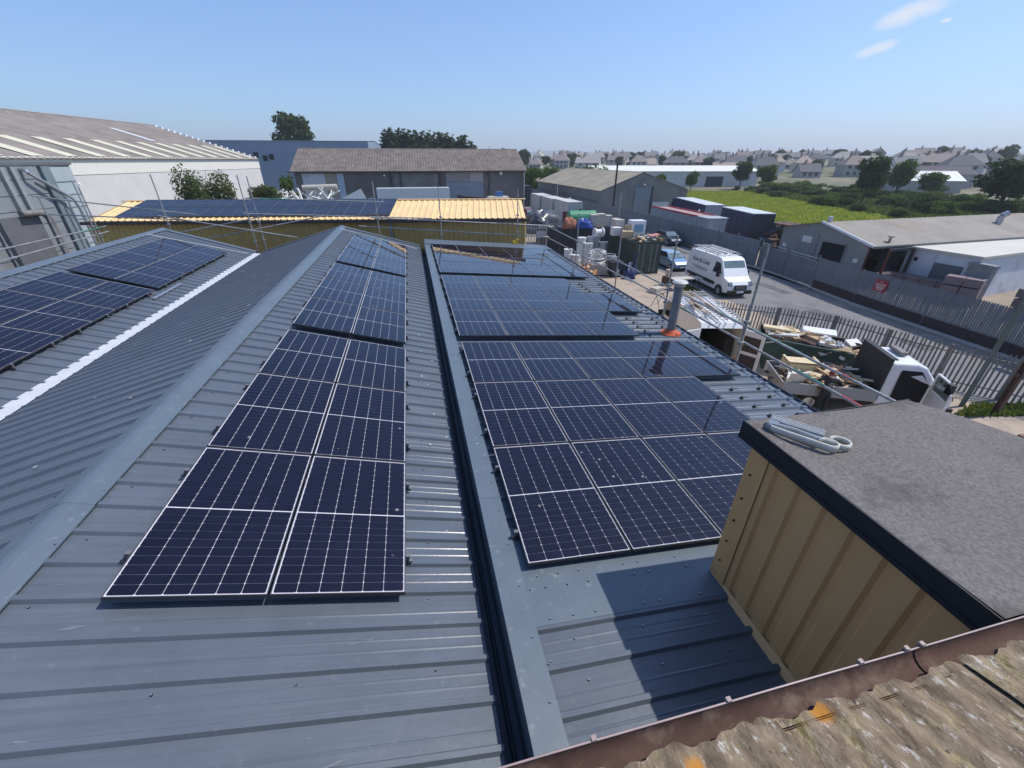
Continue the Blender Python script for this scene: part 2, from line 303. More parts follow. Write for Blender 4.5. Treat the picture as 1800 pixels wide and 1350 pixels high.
# ------------------------------------------------------------------ the roof we look over: workshop building
TA, CA, AA = .2869, .9612, .27945           # centre roof pitch
def zA(x): return 6.014-.2869*(x+2.376)
TB, AB = .0862, .08596                      # lean-to roof pitch
def zB(x): return 5.4885-.0862*(x-.687)
RY0, RY1, COVER = .515, 20.5, .9
def profile(n=3, pitch=.3, base=.15, hr=.03, half=.035, top=.018, sw=.0042):
    p = [(0,0)]
    for k in range(n):
        c = base+pitch*k
        p += [(c-half,0),(c-top,hr),(c+top,hr),(c+half,0)]
        for q in (c+pitch*.36, c+pitch*.64):
            if q+.013 < n*pitch: p += [(q-.012,0),(q-.002,sw),(q+.002,sw),(q+.012,0)]
    p.append((n*pitch+.004, 0)); return p
def sheetmesh(name, L, m, prof, nx=1):
    mb = MB(); k = len(prof); vs = []
    for i in range(nx+1): vs += [(L*i/nx, y, z) for y, z in prof]
    mb.add(vs, [(i*k+j, (i+1)*k+j, (i+1)*k+j+1, i*k+j+1) for i in range(nx) for j in range(k-1)]); return mb.mesh(name, m)
PROF = profile()
shop = thing('workshop_building', 'grey sheeted twin-ridged workshop roof with lean-to, carrying the solar arrays', 'building')
def slope(x0, z0, x1, z1, y0=RY0, n=22, mesh=None, start=0):
    L = math.hypot(x1-x0, z1-z0); ang = math.atan2(z0-z1, abs(x1-x0)); me = sheetmesh('roof_sheet', L, ROOF, PROF)
    for k in range(n):
        if x1 > x0: inst(me, 'roof_sheet', shop, (x0, y0+COVER*k, z0), (U(-.0012,.0012), ang, 0))
        else: inst(me, 'roof_sheet', shop, (x0, y0+COVER*k+COVER, z0), (U(-.0012,.0012), ang, math.pi))
    return L
slope(-3.1, zA(-3.1), .22, zA(.22))
slope(-3.1, zA(-3.1), -6.46, 5.285)
slope(-10.0, 6.33, -6.72, 5.29)
slope(-10.0, 6.33, -13.25, 5.3)
slope(.42, zB(.42), 6.36, zB(6.36))
def ridge(x, z, ang1, ang2, wl, wr):
    mb = MB(); t = .042
    p = [(-wl*math.cos(ang1), -wl*math.sin(ang1)+t-.012), (-wl*math.cos(ang1), -wl*math.sin(ang1)+t), (-.05, t+.002), (0, t+.012), (.05, t+.002), (wr*math.cos(ang2), -wr*math.sin(ang2)+t), (wr*math.cos(ang2), -wr*math.sin(ang2)+t-.012)]
    for k in range(7):
        a, b = RY0-.05+k*2.86, RY0-.05+(k+1)*2.86+.05; dz = .0025*(k % 2)
        mb = MB(); vs = [(q[0], a, q[1]+dz) for q in p]+[(q[0], b, q[1]+dz) for q in p]; n = len(p)
        mb.add(vs, [(i,i+1,n+i+1,n+i) for i in range(n-1)]); mb.build('ridge_cap', FLASH, shop, (x, 0, z))
ridge(-3.1, zA(-3.1), math.atan2(.937,3.36), AA, .2, .2)
ridge(-10.0, 6.33, .309, .306, .2, .2)
# lean-to head flashing with its upstand, and the shadowed gutter under it
for k in range(7):
    a, b = RY0-.02+k*2.86, RY0+(k+1)*2.86; mb = MB(); z0 = zB(.39)+.045; dz = .002*(k % 2)
    p = [(.385,4.98),(.385,z0),(.62,zB(.62)+.036),(.62,zB(.62)+.026)]
    n = 4; mb.add([(q[0],a,q[1]+dz) for q in p]+[(q[0],b,q[1]+dz) for q in p], [(i+1,i,n+i,n+i+1) for i in range(n-1)]); mb.build('head_flashing', FLASH, shop)
mb = MB(); mb.box(.1,.384,RY0,RY1-.05,4.93,4.96).box(.08,.1,RY0,RY1-.05,4.93,5.2); mb.build('box_gutter', GUTTER, shop)
mb = MB(); mb.cyl((.31,RY0,4.99),(.31,RY1-.1,4.99),.02,n=6); mb.build('gutter_cable', mat('grey_cable',(.05,.055,.065),rough=.6), shop)
mb = MB(); mb.box(-6.8,-6.36,RY0,RY1-.1,5.215,5.235).box(-6.82,-6.8,RY0,RY1-.1,5.215,5.28); mb.build('valley_gutter', LINER, shop)
mb = MB(); mb.quad((-6.775,RY0,5.312),(-6.775,RY1-.4,5.312),(-6.5,RY1-.4,5.284),(-6.5,RY0,5.284)); mb.build('valley_liner', LINER, shop)
# flat sheet apron on the lean-to in front of its array
mb = MB(); mb.add([(.6,1.875,zB(.6)+.034),(5.9,1.875,zB(5.9)+.034),(5.9,2.9,zB(5.9)+.034),(.6,2.9,zB(.6)+.034),(.6,1.875,zB(.6)+.004),(5.9,1.875,zB(5.9)+.004)], [(0,1,2,3),(4,5,1,0)])
mb.build('flat_apron', FLASH, shop)
# far verge flashings
mb = MB()
def vstrip(x0,z0,x1,z1,y0,y1,up=.045):
    mb.add([(x0,y0,z0+up),(x1,y0,z1+up),(x1,y1,z1+up),(x0,y1,z0+up),(x0,y1,z0-.2),(x1,y1,z1-.2)], [(0,1,2,3),(3,2,5,4)])
vstrip(-3.1,zA(-3.1),.2,zA(.2),20.25,20.5); vstrip(-6.5,5.285,-3.1,zA(-3.1),20.25,20.5); vstrip(-10,6.33,-6.75,5.29,20.25,20.5); vstrip(.4,zB(.4)+.02,6.3,zB(6.3)+.02,19.3,20.5)
mb.build('verge_flashing', FLASH, shop)
mb = MB(); mb.box(-13.1,6.1,20.1,20.25,0,4.95).box(5.95,6.1,.6,20.1,0,4.95).box(-13.1,-12.95,.6,20.1,0,5.2); 
mb.ext([(-13.1,4.94),(-13.1,5.22),(-10,6.24),(-6.7,5.2),(-3.1,6.13),(.2,5.17),(.45,5.4),(6.1,4.94)], 20.1, 20.24, 'Y'); mb.build('wall', YCLAD, shop)
# eaves gutter with brackets
mb = MB()
for i in range(6):
    a0, a1 = math.pi+math.pi*i/6, math.pi+math.pi*(i+1)/6
    mb.quad((6.41+.06*math.cos(a0),RY0,4.985+.06*math.sin(a0)),(6.41+.06*math.cos(a1),RY0,4.985+.06*math.sin(a1)),(6.41+.06*math.cos(a1),20.4,4.985+.06*math.sin(a1)),(6.41+.06*math.cos(a0),20.4,4.985+.06*math.sin(a0)))
mb.cyl((6.475,RY0,4.99),(6.475,20.4,4.99),.012,n=6); mb.build('eaves_gutter', GUTTER, shop)
me = MB().obox((0,0,0),(.15,.03,.02)).mesh('gutter_bracket', GUTTER)
for k in range(20): inst(me, 'gutter_bracket', shop, (6.41, 1.2+k*.95, 5.0))
# roof screws: hundreds, one part
mb = MB()
def screw(x,y,z): mb.cyl((x,y,z),(x,y,z+.005),.0085,n=6,m=1).cyl((x,y,z+.004),(x,y,z+.012),.005,n=6,m=0)
for k in range(34):
    for off in (.30, 1.2, 2.0, 2.9):
        y = .6+k*.6+U(-.02,.02); screw(-3.1+off+U(-.02,.02), y, zA(-3.1+off)+.002)
        if k % 2 and off < 2.1: screw(-3.1-off, y, 6.222-.279*off+.002)
for k in range(30):
    screw(.66, 1.0+k*.6, zB(.66)+.036); screw(-3.27, .8+k*.6, zA(-3.1)-.279*.17+.042); screw(-2.93, 1.1+k*.6, zA(-2.93)+.042); screw(.57,.9+k*.45,zB(.57)+.037)
for x in (.75,.95,1.15,1.6,1.75,2.15): screw(x,1.92,zB(x)+.034); screw(x+.05,2.2,zB(x)+.034); screw(x,2.32,zB(x)+.034)
for x in (.9,1.5,2.1):
    for y in (1.75,1.45,1.1): screw(x,y,zB(x)+.002)
for k in range(18):
    for x in (5.2,5.95): screw(x,2.6+k*.9,zB(x)+.032)
o = mb.build('roof_screw', [SILVER, BLACK], shop); struct(o,'stuff')
# bird droppings and chalk marks: thin splashes
mb = MB()
def splash(x,y,z,ax,ay,s):
    n=9; rr=[s*U(.4,1.1) for _ in range(n)]
    mb.add([(x,y,z)]+[(x+rr[i]*math.cos(2*math.pi*i/n)*1.2*ax[0], y+rr[i]*math.sin(2*math.pi*i/n), z+rr[i]*math.cos(2*math.pi*i/n)*1.2*ax[1]) for i in range(n)], [(0,1+i,1+(i+1)%n) for i in range(n)])
for k in range(26):
    x=U(-2.9,.1); splash(x,U(1,20),zA(x)+.002,(1,-TA),0,U(.004,.014))
for k in range(34):
    x=U(-6.3,-3.3); splash(x,U(2,20),zA(-3.1)-.279*(-3.1-x)+.033,(1,.279),0,U(.008,.03))
for k in range(10):
    y=U(4.5,9); x=U(-.2,.15); splash(x,y,zA(x)+.033,(1,-TA),0,U(.01,.022))
for k in range(8): splash(U(.42,.58),U(4,15),zB(.5)+.047,(1,-TB),0,U(.008,.018))
sm = MB()
for k in range(90):
    x = U(-2.9,.1); y = U(.9,7.5) if k % 2 else U(1,19); a = U(-.3,.3); l = U(.02,.12); w_ = U(.003,.012); z = zA(x)+.0025; n_ = 10
    sm.add([(x+l*math.cos(t_)*math.cos(a)-w_*math.sin(t_)*math.sin(a)*U(.5,1.4), y+l*math.cos(t_)*math.sin(a)+w_*math.sin(t_)*U(.5,1.4), z-TA*(l*math.cos(t_)*math.cos(a))) for t_ in [2*math.pi*i/n_ for i in range(n_)]], [tuple(range(n_))])
struct(sm.build('scuff_mark', mat('pale_scuff',(.12,.14,.165),rough=.6,var=.1), shop),'stuff')
o = mb.build('bird_dropping', mat('chalky_white',(.6,.6,.6),rough=.9,var=.1), shop); struct(o,'stuff')

# ------------------------------------------------------------------ solar panels
PW, PL, PH = 1.023, 1.75, .035
def panel_meshes():
    fr = MB(); t = .0075
    for x0,x1,y0,y1 in ((0,PW,0,t),(0,PW,PL-t,PL),(0,t,t,PL-t),(PW-t,PW,t,PL-t)):
        fr.box(x0,x1,y0,y1,-PH,-.002,0); fr.box(x0+.0005,x1-.0005,y0+.0005,y1-.0005,-.0019,0,1)
    bk = MB().box(t,PW-t,t,PL-t,-.012,-.0075)
    gl = MB().quad((t,t,-.003),(PW-t,t,-.003),(PW-t,PL-t,-.003),(t,PL-t,-.003))
    mx, my, gap, mid = .017, .019, .0032, .013
    cw = (PW-2*mx-5*gap)/6; ch = (PL-2*my-mid-18*.0016)/20
    cell = MB(); c = .008
    cell.add([(c,0,0),(cw-c,0,0),(cw,c,0),(cw,ch,0),(0,ch,0),(0,c,0)], [(0,1,2,3,4,5)])
    pos = []
    for j in range(20):
        y = my + j*(ch+.0016) + (mid-.0016 if j >= 10 else 0)
        for i in range(6): pos.append((mx+i*(cw+gap), y, -.006))
    allc = MB()
    for p in pos: allc.add([(x+p[0],y+p[1],p[2]) for x,y,z in cell.v], cell.f)
    return fr.mesh('frame',[ALU,RIM]), bk.mesh('backsheet',BACK), gl.mesh('glass',PGLASS), cell.mesh('solar_cell',CELL), allc.mesh('solar_cells',CELL), pos
FRM, BKM, GLM, CELM, ALLM, CPOS = panel_meshes()
CLAMP = MB().box(-.012,.026,-.018,.018,-.06,.003).box(-.04,-.012,-.018,.018,-.09,-.055).mesh('panel_clamp', mat('dull_clamp',(.16,.165,.175),rough=.5,metal=.4))
RAIL = MB().box(-.04,PW+.04,-.02,.02,-.09,-.037).mesh('mounting_rail', ALU)
def panel(loc, rot, label, group, cells=False, clamp=None, rails=True):
    t = thing('solar_panel', label, 'solar panel', loc, 0, group); t.rotation_euler = rot
    inst(FRM,'frame',t); b = inst(BKM,'backsheet',t); inst(GLM,'glass',t)
    if cells:
        for p in CPOS: inst(CELM,'solar_cell',b,p)
    else: struct(inst(ALLM,'solar_cells',b),'stuff')
    if rails:
        for y in (.38,1.37): inst(RAIL,'mounting_rail',t,(0,y,0))
    if clamp is not None:
        for y in (.38,1.37): inst(CLAMP,'panel_clamp',t,(-.03 if clamp==0 else PW+.03,y,0),(0,0,0 if clamp==0 else math.pi))
    return t
def array(x0, z0, ang, ys, cols, label, group, cellrows=0, rowcount=3, cp=1.0409, skip={}):
    for g, y in enumerate(ys):
        for r in range(rowcount):
            nc = skip.get((g,r), cols)
            for c in range(nc):
                u = c*cp; lab = label(g, r, c)
                panel((x0+u*math.cos(ang), y+r*1.770, z0-u*math.sin(ang)), (0, ang, 0), lab, group, cells=(g == 0 and r < cellrows), clamp=(0 if c == 0 else 1 if c == nc-1 else None))
GN = ['nearest block','middle block','farthest block']
array(-2.376, 6.149, AA, (2.376, 7.966, 13.546), 2, lambda g,r,c: f"{['left','right'][c]} solar panel of {ORD[r]} row, {GN[g]}, centre roof slope", 'solar panels on the centre slope', 2)
array(.687, 5.619, AB, (2.390, 8.009, 13.637), 5, lambda g,r,c: f"{ORD[c]} solar panel from kerb flashing, {ORD[r]} row, {GN[g]}, lean-to roof", 'solar panels on the lean-to roof', 1, skip={(0,0):4,(0,1):4,(1,0):4,(1,2):4})
CANG = math.atan2(1.04,3.28)
array(-9.25, 6.33-.75*.317+.137, CANG, (2.55, 8.06, 13.56), 2, lambda g,r,c: f"{['upper','lower'][c]} solar panel of {ORD[r]} row, {GN[g]}, left-hand roof slope", 'solar panels on the left slope')
# spare roof hooks where no panel is fitted
hk = MB().obox((0,0,.012),(.05,.05,.024)).obox((.06,0,.03),(.16,.012,.012)).cyl((0,0,.02),(0,0,.06),.01,n=6).mesh('roof_hook', BLACK)
for yy0, xx in ((2.7,5.3),(2.7,5.9),(4.3,5.3),(4.3,5.9),(8.2,5.2),(8.2,5.9),(11.7,5.2),(11.7,5.9)):
    for k in range(5): inst(hk,'roof_hook',shop,(xx+U(-.03,.03), yy0+.3*k, zB(xx)+.03),(0,AB,0))
# loose rail offcut lying on the left slope, cable bits
t = tag(MB().box(-.03,.03,0,1.6,0,.03).build('loose_rail', SILVER), 'short bright rail offcut lying beside the left-hand panels', 'rail')
t.location = (-7.14,12.9,6.33-2.86*.317+.035); t.rotation_euler = (0,CANG,0)
t = tag(MB().cyl((0,0,0),(3.06,.45,-.92),.012,n=6).build('lashing_strap', OFFW), 'thin white cable laid down the left slope near its far end', 'cable')
t.location = (-9.85,19.0,6.345)
t = tag(MB().cyl((0,0,0),(3.1,-.25,-.9),.012,n=6).build('lashing_strap', OFFW), 'thin white cable laid down the centre slope at the far verge', 'cable')
t.location = (-3.05,19.6,zA(-3.05)+.05)

# ------------------------------------------------------------------ clad plant box standing on the lean-to
box = thing('roof_plant_box', 'buff ribbed-clad box with black-edged felt roof standing on the lean-to', 'roof housing', (0,0,0))
bx0, bxf, bxn, by0, by1, bz = 2.42, 4.0, 4.66, .62, 2.12, 6.9
def cladpanel(L, H, pitch, name, m, parent, M, rib=.03):
    """ribbed sheet: L wide (local x), H tall (local z), ribs standing out along -y"""
    p = [(0,0)]; k = 0; c = pitch*.55
    while c+.05 < L:
        p += [(c-.045,0),(c-.022,-rib),(c+.022,-rib),(c+.045,0)]; c += pitch
    p.append((L,0)); mb = MB(); n = len(p)
    mb.add([(x,y,0) for x,y in p]+[(x,y,H) for x,y in p], [(i,i+1,n+i+1,n+i) for i in range(n-1)])
    o = mb.build(name, m, parent); o.matrix_local = M; return o
W1 = by1-by0-.16
zlow = zB(2.42)-.02
cladpanel(W1, bz-zlow, .2, 'cladding_sheet', BCLAD, box, Matrix.Translation((bx0,by1-.16,zlow)) @ Matrix.Rotation(-math.pi/2,4,'Z'), -.022)
cladpanel(1.5, bz-5.2, .2, 'cladding_sheet', BCLAD, box, Matrix.Translation((bxf-.05,by1,5.2)) @ Matrix.Rotation(math.pi,4,'Z'))
mb = MB(); mb.add([(bx0-.012,by1+.012,zlow),(bx0-.012,by1-.165,zlow),(bx0-.012,by1+.012,bz),(bx0-.012,by1-.165,bz),(bx0+.16,by1+.012,zlow),(bx0+.16,by1+.012,bz)], [(0,1,3,2),(4,0,2,5)])
mb.build('corner_trim', BCLAD, box)
mb = MB()
for z in (5.6,5.85,6.1,6.35,6.6): mb.cyl((bx0-.014,by1-.06,z),(bx0-.026,by1-.06,z),.009,n=6)
struct(mb.build('trim_screw', BLACK, box),'stuff')
mb = MB(); mb.add([(bx0-.05,by1-.2,zlow+.012),(bx0+.002,by1-.2,zlow+.08),(bx0+.002,by0,zlow+.08),(bx0-.05,by0,zlow+.012),(bx0-.05,by1,zlow+.012),(bx0+.002,by1,zlow+.08)], [(0,1,2,3),(4,5,1,0)]); mb.build('foot_flashing', BCLAD, box)
mb = MB(); o1 = .055                                               # felt deck with a grid of small undulation
nx, ny = 26, 24; vs = []
for j in range(ny+1):
    y = by0-.02+(by1+.1-by0+.02)*j/ny
    for i in range(nx+1):
        xr = bxn+(bxf-bxn)*(y-.6)/1.55; x = bx0-o1+(xr-bx0+o1)*i/nx
        e = .014 if i in (0,1) else 0
        vs.append((x, y, 7.0+.006*math.sin(x*5+y*3)+.004*math.sin(x*2.1-y*7)+e-.004*(x-2.4)))
fs = [(j*(nx+1)+i, j*(nx+1)+i+1, (j+1)*(nx+1)+i+1, (j+1)*(nx+1)+i) for j in range(ny) for i in range(nx)]
mb.add(vs, fs, 0, True); mb.build('felt_roof', FELT, box)
mb = MB(); y1 = by1+.1; xe = bx0-o1
mb.box(xe-.012,xe,by0-.02,y1+.012,6.87,7.016).box(xe,bxf,y1,y1+.012,6.87,6.996).box(xe-.02,xe-.012,by0-.02,y1+.012,6.868,6.9); mb.build('fascia', FELTD, box)
mb = MB(); mb.add([(bxn,by0,5.0),(bxf,by1,5.0),(bxf,by1,6.95),(bxn,by0,6.95)], [(0,1,2,3)]); mb.build('side_wall', BCLAD, box)
# folded grey webbing straps lying at the edge
st = thing('strap_bundle', 'folded grey ribbed strap bundle with two end loops on felt roof', 'strap', (2.52,2.1,7.012), rad(-52))
SG = mat('grey_webbing', (.3,.32,.34), rough=.6, var=.12, scale=20); SGL = mat('pale_webbing', (.5,.48,.42), rough=.65, var=.1, scale=20)
def ribbon(name, pts, hgt_, m, th=.006):
    mb = MB(); n = len(pts); vs = []
    for i,(x,y) in enumerate(pts):
        a = pts[max(0,i-1)]; b = pts[min(n-1,i+1)]; d = Vector((b[0]-a[0], b[1]-a[1])).normalized(); nx_, ny_ = -d.y*th, d.x*th
        vs += [(x-nx_,y-ny_,0),(x+nx_,y+ny_,0),(x+nx_,y+ny_,hgt_),(x-nx_,y-ny_,hgt_)]
    fs = []
    for i in range(n-1):
        for k in range(4): fs.append((i*4+k,(i+1)*4+k,(i+1)*4+(k+1)%4,i*4+(k+1)%4))
    mb.add(vs, fs, 0, True); return mb.build(name, m, st)
def loop(cx, cy, a, b, t0, t1, n=18): return [(cx+a*math.cos(rad(t0+(t1-t0)*i/n)), cy+b*math.sin(rad(t0+(t1-t0)*i/n))) for i in range(n+1)]
ribbon('strap_loop', [(-.02,-.075),(.1,-.085),(.24,-.09)]+loop(.34,-.05,.055,.045,-90,200), .05, SGL)
ribbon('strap_loop', [(.2,.0)]+loop(.4,.03,.06,.055,-120,190), .045, SGL)
ribbon('strap_fold', [(-.02,-.075),(-.05,-.05),(-.02,-.03),(.12,-.02),(.3,-.045)], .055, SG)
mb = MB()
for k in range(6):
    y = .0+k*.013; mb.box(-.04,.3,y,y+.0095,0,.062+.004*(k%2))
mb.build('strap_coil', SG, st)
mb = MB(); mb.box(-.045,.02,-.06,.075,.01,.058); mb.build('strap_fold', mat('blue_grey_webbing',(.16,.2,.26),rough=.5), st)

# ------------------------------------------------------------------ the lichened fibre-cement roof underfoot
def asbestos():
    m = bpy.data.materials.new('lichened_fibre_cement'); m.use_nodes = True; t = m.node_tree; N = t.nodes; L = t.links; b = N['Principled BSDF']; b.inputs['Roughness'].default_value = .95
    c = N.new('ShaderNodeTexCoord'); mp = N.new('ShaderNodeMapping'); mp.inputs['Scale'].default_value = (1.25, .6, 1.25); L.new(c.outputs['Object'], mp.inputs[0])
    def noise(s, d=10, vec=mp, r=.7):
        n = N.new('ShaderNodeTexNoise'); n.inputs['Scale'].default_value = s; n.inputs['Detail'].default_value = d; n.inputs['Roughness'].default_value = r; L.new(vec.outputs[0], n.inputs['Vector']); return n
    r = N.new('ShaderNodeValToRGB'); e = r.color_ramp.elements; e[0].position = .34; e[0].color = (.09,.06,.036,1); e[1].position = .72; e[1].color = (.33,.26,.175,1)
    x = e.new(.5); x.color = (.2,.145,.09,1); L.new(noise(13).outputs[0], r.inputs[0]); cur = r.outputs[0]
    def patch(cur, src, lo, hi, col):
        q = N.new('ShaderNodeMapRange'); q.inputs[1].default_value = lo; q.inputs[2].default_value = hi; L.new(src, q.inputs[0])
        k = N.new('ShaderNodeMixRGB'); L.new(q.outputs[0], k.inputs[0]); L.new(cur, k.inputs[1]); k.inputs[2].default_value = (*col,1); return k.outputs[0]
    cur = patch(cur, noise(21).outputs[0], .57, .64, (.46,.42,.36)); cur = patch(cur, noise(8).outputs[0], .55, .66, (.38,.3,.16))
    cur = patch(cur, noise(7.7,6).outputs[0], .6, .68, (.16,.12,.05)); cur = patch(cur, noise(40,4).outputs[0], .62, .68, (.05,.042,.035))
    n6 = noise(34, 12, c, .85)
    v = N.new('ShaderNodeTexVoronoi'); v.voronoi_dimensions = '2D'; v.inputs['Scale'].default_value = 2.7; oi = N.new('ShaderNodeObjectInfo'); av = N.new('ShaderNodeVectorMath'); av.operation = 'MULTIPLY_ADD'; L.new(oi.outputs['Random'], av.inputs[0]); av.inputs[1].default_value = (37,19,0); L.new(c.outputs['Object'], av.inputs[2]); L.new(av.outputs[0], v.inputs['Vector'])
    q = N.new('ShaderNodeMath'); q.operation = 'MULTIPLY_ADD'; L.new(n6.outputs[0], q.inputs[0]); q.inputs[1].default_value = -.5; L.new(v.outputs['Distance'], q.inputs[2])
    cur = patch(cur, q.outputs[0], -.125, -.175, (.44,.19,.03))
    L.new(cur, b.inputs['Base Color'])
    bp = N.new('ShaderNodeBump'); bp.inputs['Strength'].default_value = .9; bp.inputs['Distance'].default_value = .012; L.new(noise(22).outputs[0], bp.inputs['Height']); L.new(bp.outputs[0], b.inputs['Normal']); return m
ASB = asbestos()
low = thing('corrugated_shed', 'old lichen-covered corrugated fibre-cement roof with brown gutter in the foreground', 'building')
SLP = rad(14.2); tS = math.tan(SLP)
def corr(x0, wd, y0, L, dz, name='corrugated_sheet'):
    mb = MB(); n = int(wd/.0183); k = 26; vs = []
    for j in range(k+1):
        yy = L*j/k
        for i in range(n+1):
            x = wd*i/n; wob = .003*math.sin(x*13+yy*5+x0*3)+.002*math.sin(yy*17+x*31)
            e = (.012*math.sin(x*23+x0*7)+.006*math.sin(x*71)) if j == 0 else 0
            vs.append((x, -yy+e, .0068*math.sin(2*math.pi*x/.146)+wob))
    mb.add(vs, [(j*(n+1)+i+1, j*(n+1)+i, (j+1)*(n+1)+i, (j+1)*(n+1)+i+1) for j in range(k) for i in range(n)], 0, True)
    return mb.build(name, ASB, low, (x0, y0, 7.005+dz+(.53-y0)*tS), (-SLP,0,0))
for k in range(8): corr(-.9+k*.95, 1.022, .505, 2.6, .02+.013*(k%2))
for k in range(3): corr(6.7+k*.95, 1.022, .505, 2.6, .02+.013*(k%2))
def gutter(x0, x1, yc, zc, r, m, parent, name='gutter'):
    mb = MB(); n = 10; nx = int((x1-x0)/.12)
    for (rr, inner) in ((r,1),(r+.006,0)):
        vs = []
        for i in range(nx+1):
            x = x0+(x1-x0)*i/nx; sag = .003*math.sin(x*2.3)+.002*math.sin(x*6)
            for j in range(n+1):
                a = math.pi+math.pi*j/n; vs.append((x, yc+rr*math.cos(a), zc+rr*math.sin(a)+sag))
        mb.add(vs, [(i*(n+1)+j,(i+1)*(n+1)+j,(i+1)*(n+1)+j+1,i*(n+1)+j+1) for i in range(nx) for j in range(n)], 0, True)
    for i in range(nx):
        x = x0+(x1-x0)*i/nx; xx = x0+(x1-x0)*(i+1)/nx; s1 = .003*math.sin(x*2.3)+.002*math.sin(x*6); s2 = .003*math.sin(xx*2.3)+.002*math.sin(xx*6)
        mb.cyl((x,yc+r+.002,zc+s1),(xx,yc+r+.002,zc+s2),.0038,n=6,m=1,caps=False)
    return mb.build(name, [m, mat('gutter_bead', (.36,.27,.25), rough=.35, var=.1, scale=9)], parent)
gutter(-1.6, 9.0, .525, 7.045, .055, BROWN, low)
me = MB().box(-.009,.009,-.004,.012,-.004,.008).box(-.007,.007,.008,.012,-.04,0).mesh('gutter_clip', mat('pale_clip',(.3,.22,.2),rough=.5,var=.1))
for x in (.42,.95,1.55,1.78,1.86,2.5,3.3,4.2): inst(me,'gutter_clip',low,(x,.583,7.05))
me = MB(); 
for i in range(8):
    a0, a1 = math.pi+math.pi*i/8, math.pi+math.pi*(i+1)/8
    me.quad((-.02,.0535*math.cos(a0),.0535*math.sin(a0)),(.02,.0535*math.cos(a0),.0535*math.sin(a0)),(.02,.0535*math.cos(a1),.0535*math.sin(a1)),(-.02,.0535*math.cos(a1),.0535*math.sin(a1)))
inst(me.mesh('gutter_union',BROWN),'gutter_union',low,(1.84,.525,7.046)); 
mb = MB(); mb.box(-1.6,9,.38,.45,0,6.96); mb.build('wall', mat('shed_block_wall',(.28,.25,.22),rough=.9), low)

# ------------------------------------------------------------------ flue on the lean-to
fl = thing('flue_pipe', 'grey steel flue with pale cap and orange collar on the lean-to roof', 'flue', (5.87,8.4,zB(5.87)))
MB().cyl((0,0,0),(0,0,1.22),.1,n=20).build('pipe', mat('flue_steel',(.24,.245,.26),rough=.45,metal=.5,var=.15), fl)
MB().cyl((0,0,1.2),(0,0,1.24),.13,n=20).cyl((0,0,1.28),(0,0,1.32),.18,.14,n=20).cyl((0,0,1.24),(0,0,1.28),.07,n=12).build('cap', mat('flue_cap',(.5,.48,.44),rough=.5,var=.15), fl)
MB().cyl((0,0,.02),(0,0,.05),.25,.24,n=20).cyl((0,0,.05),(0,0,.13),.19,.125,n=20).build('collar', mat('orange_silicone',(.55,.1,.03),rough=.55,var=.15), fl)
y = tag(MB().obox((0,0,.08),(.28,.1,.14)).obox((.1,0,.17),(.1,.1,.1)).cyl((-.08,-.06,.08),(-.08,.06,.08),.05,n=10).build('tape_reel', mat('yellow_plastic',(.65,.42,.03),rough=.5)), 'small yellow cable reel left on the far end of the lean-to', 'cable reel')
y.location = (4.75,20.35,zB(4.75)+.07)

# ------------------------------------------------------------------ scaffolding
CPL = MB().obox((0,0,0),(.1,.1,.07)).cyl((-.07,0,0),(.07,0,0),.02,n=6).mesh('coupler', SCAF)
def scaff(name, label, posts, rails, bands=(), boards=(), k=1.0):
    q = lambda p: (p[0]*k, p[1]*k, 8.8-(8.8-p[2])*k)
    posts = [(x*k,y*k,0,8.8-(8.8-z1)*k,lx,ly) for x,y,z0,z1,lx,ly in posts]; rails = [(q(a),q(b)) for a,b in rails]; bands = [(q(a),q(b),m) for a,b,m in bands]; boards = [8.8-(8.8-z)*k for z in boards]
    t = thing(name, label, 'scaffold', (0,0,0))
    for x,y,z0,z1,lx,ly in posts: MB().cyl((x-lx*(z1-z0),y-ly*(z1-z0),z0),(x,y,z1),.024,n=8).build('standard', SCAF, t)
    for a,b in rails: MB().cyl(a,b,.024,n=8).build('guard_rail', SCAF, t)
    for a,b,m in bands: MB().cyl(a,b,.0255,n=8).build('paint_band', m, t)
    for x,y,z0,z1,lx,ly in posts:
        for z in boards: inst(CPL,'coupler',t,(x-lx*(z1-z),y-ly*(z1-z),z))
    return t
XS = 6.62
def rz(y, hi): return (5.82 if hi else 5.33)
scaff('eaves_scaffold', 'galvanised scaffold guard rails along the lean-to eaves', [(XS,17.0,0,6.9,0,0),(XS,13.1,0,6.86,0,0),(XS,9.95,0,7.1,0,0),(XS,6.95,0,7.35,.0,0),(XS,21.4,0,6.4,0,0),(XS,1.6,0,6.0,0,0)],
      [((XS+.05,21.6,5.84),(XS+.05,11.6,5.76)),((XS+.09,12.4,5.73),(XS+.05,3.6,5.66)),((XS+.05,21.6,5.3),(XS+.05,12.1,5.36)),((XS+.09,12.6,5.38),(XS+.05,3.6,5.33)),((XS+.4,21.5,5.8),(XS-.4,21.4,5.8))],
      [((XS+.086,8.0,5.697),(XS+.073,5.6,5.676),PGREEN),((XS+.07,5.6,5.35),(XS+.063,4.95,5.345),PGREEN),((XS+.076,9.6,5.36),(XS+.075,8.9,5.36),PGREEN),((XS+.062,5.05,5.672),(XS+.058,4.6,5.668),PRED),((XS+.06,4.6,5.337),(XS+.057,4.25,5.334),PRED),((XS+.06,12.9,5.77),(XS+.06,12.3,5.766),PGREEN)], (5.8,5.33))
YF = 21.4
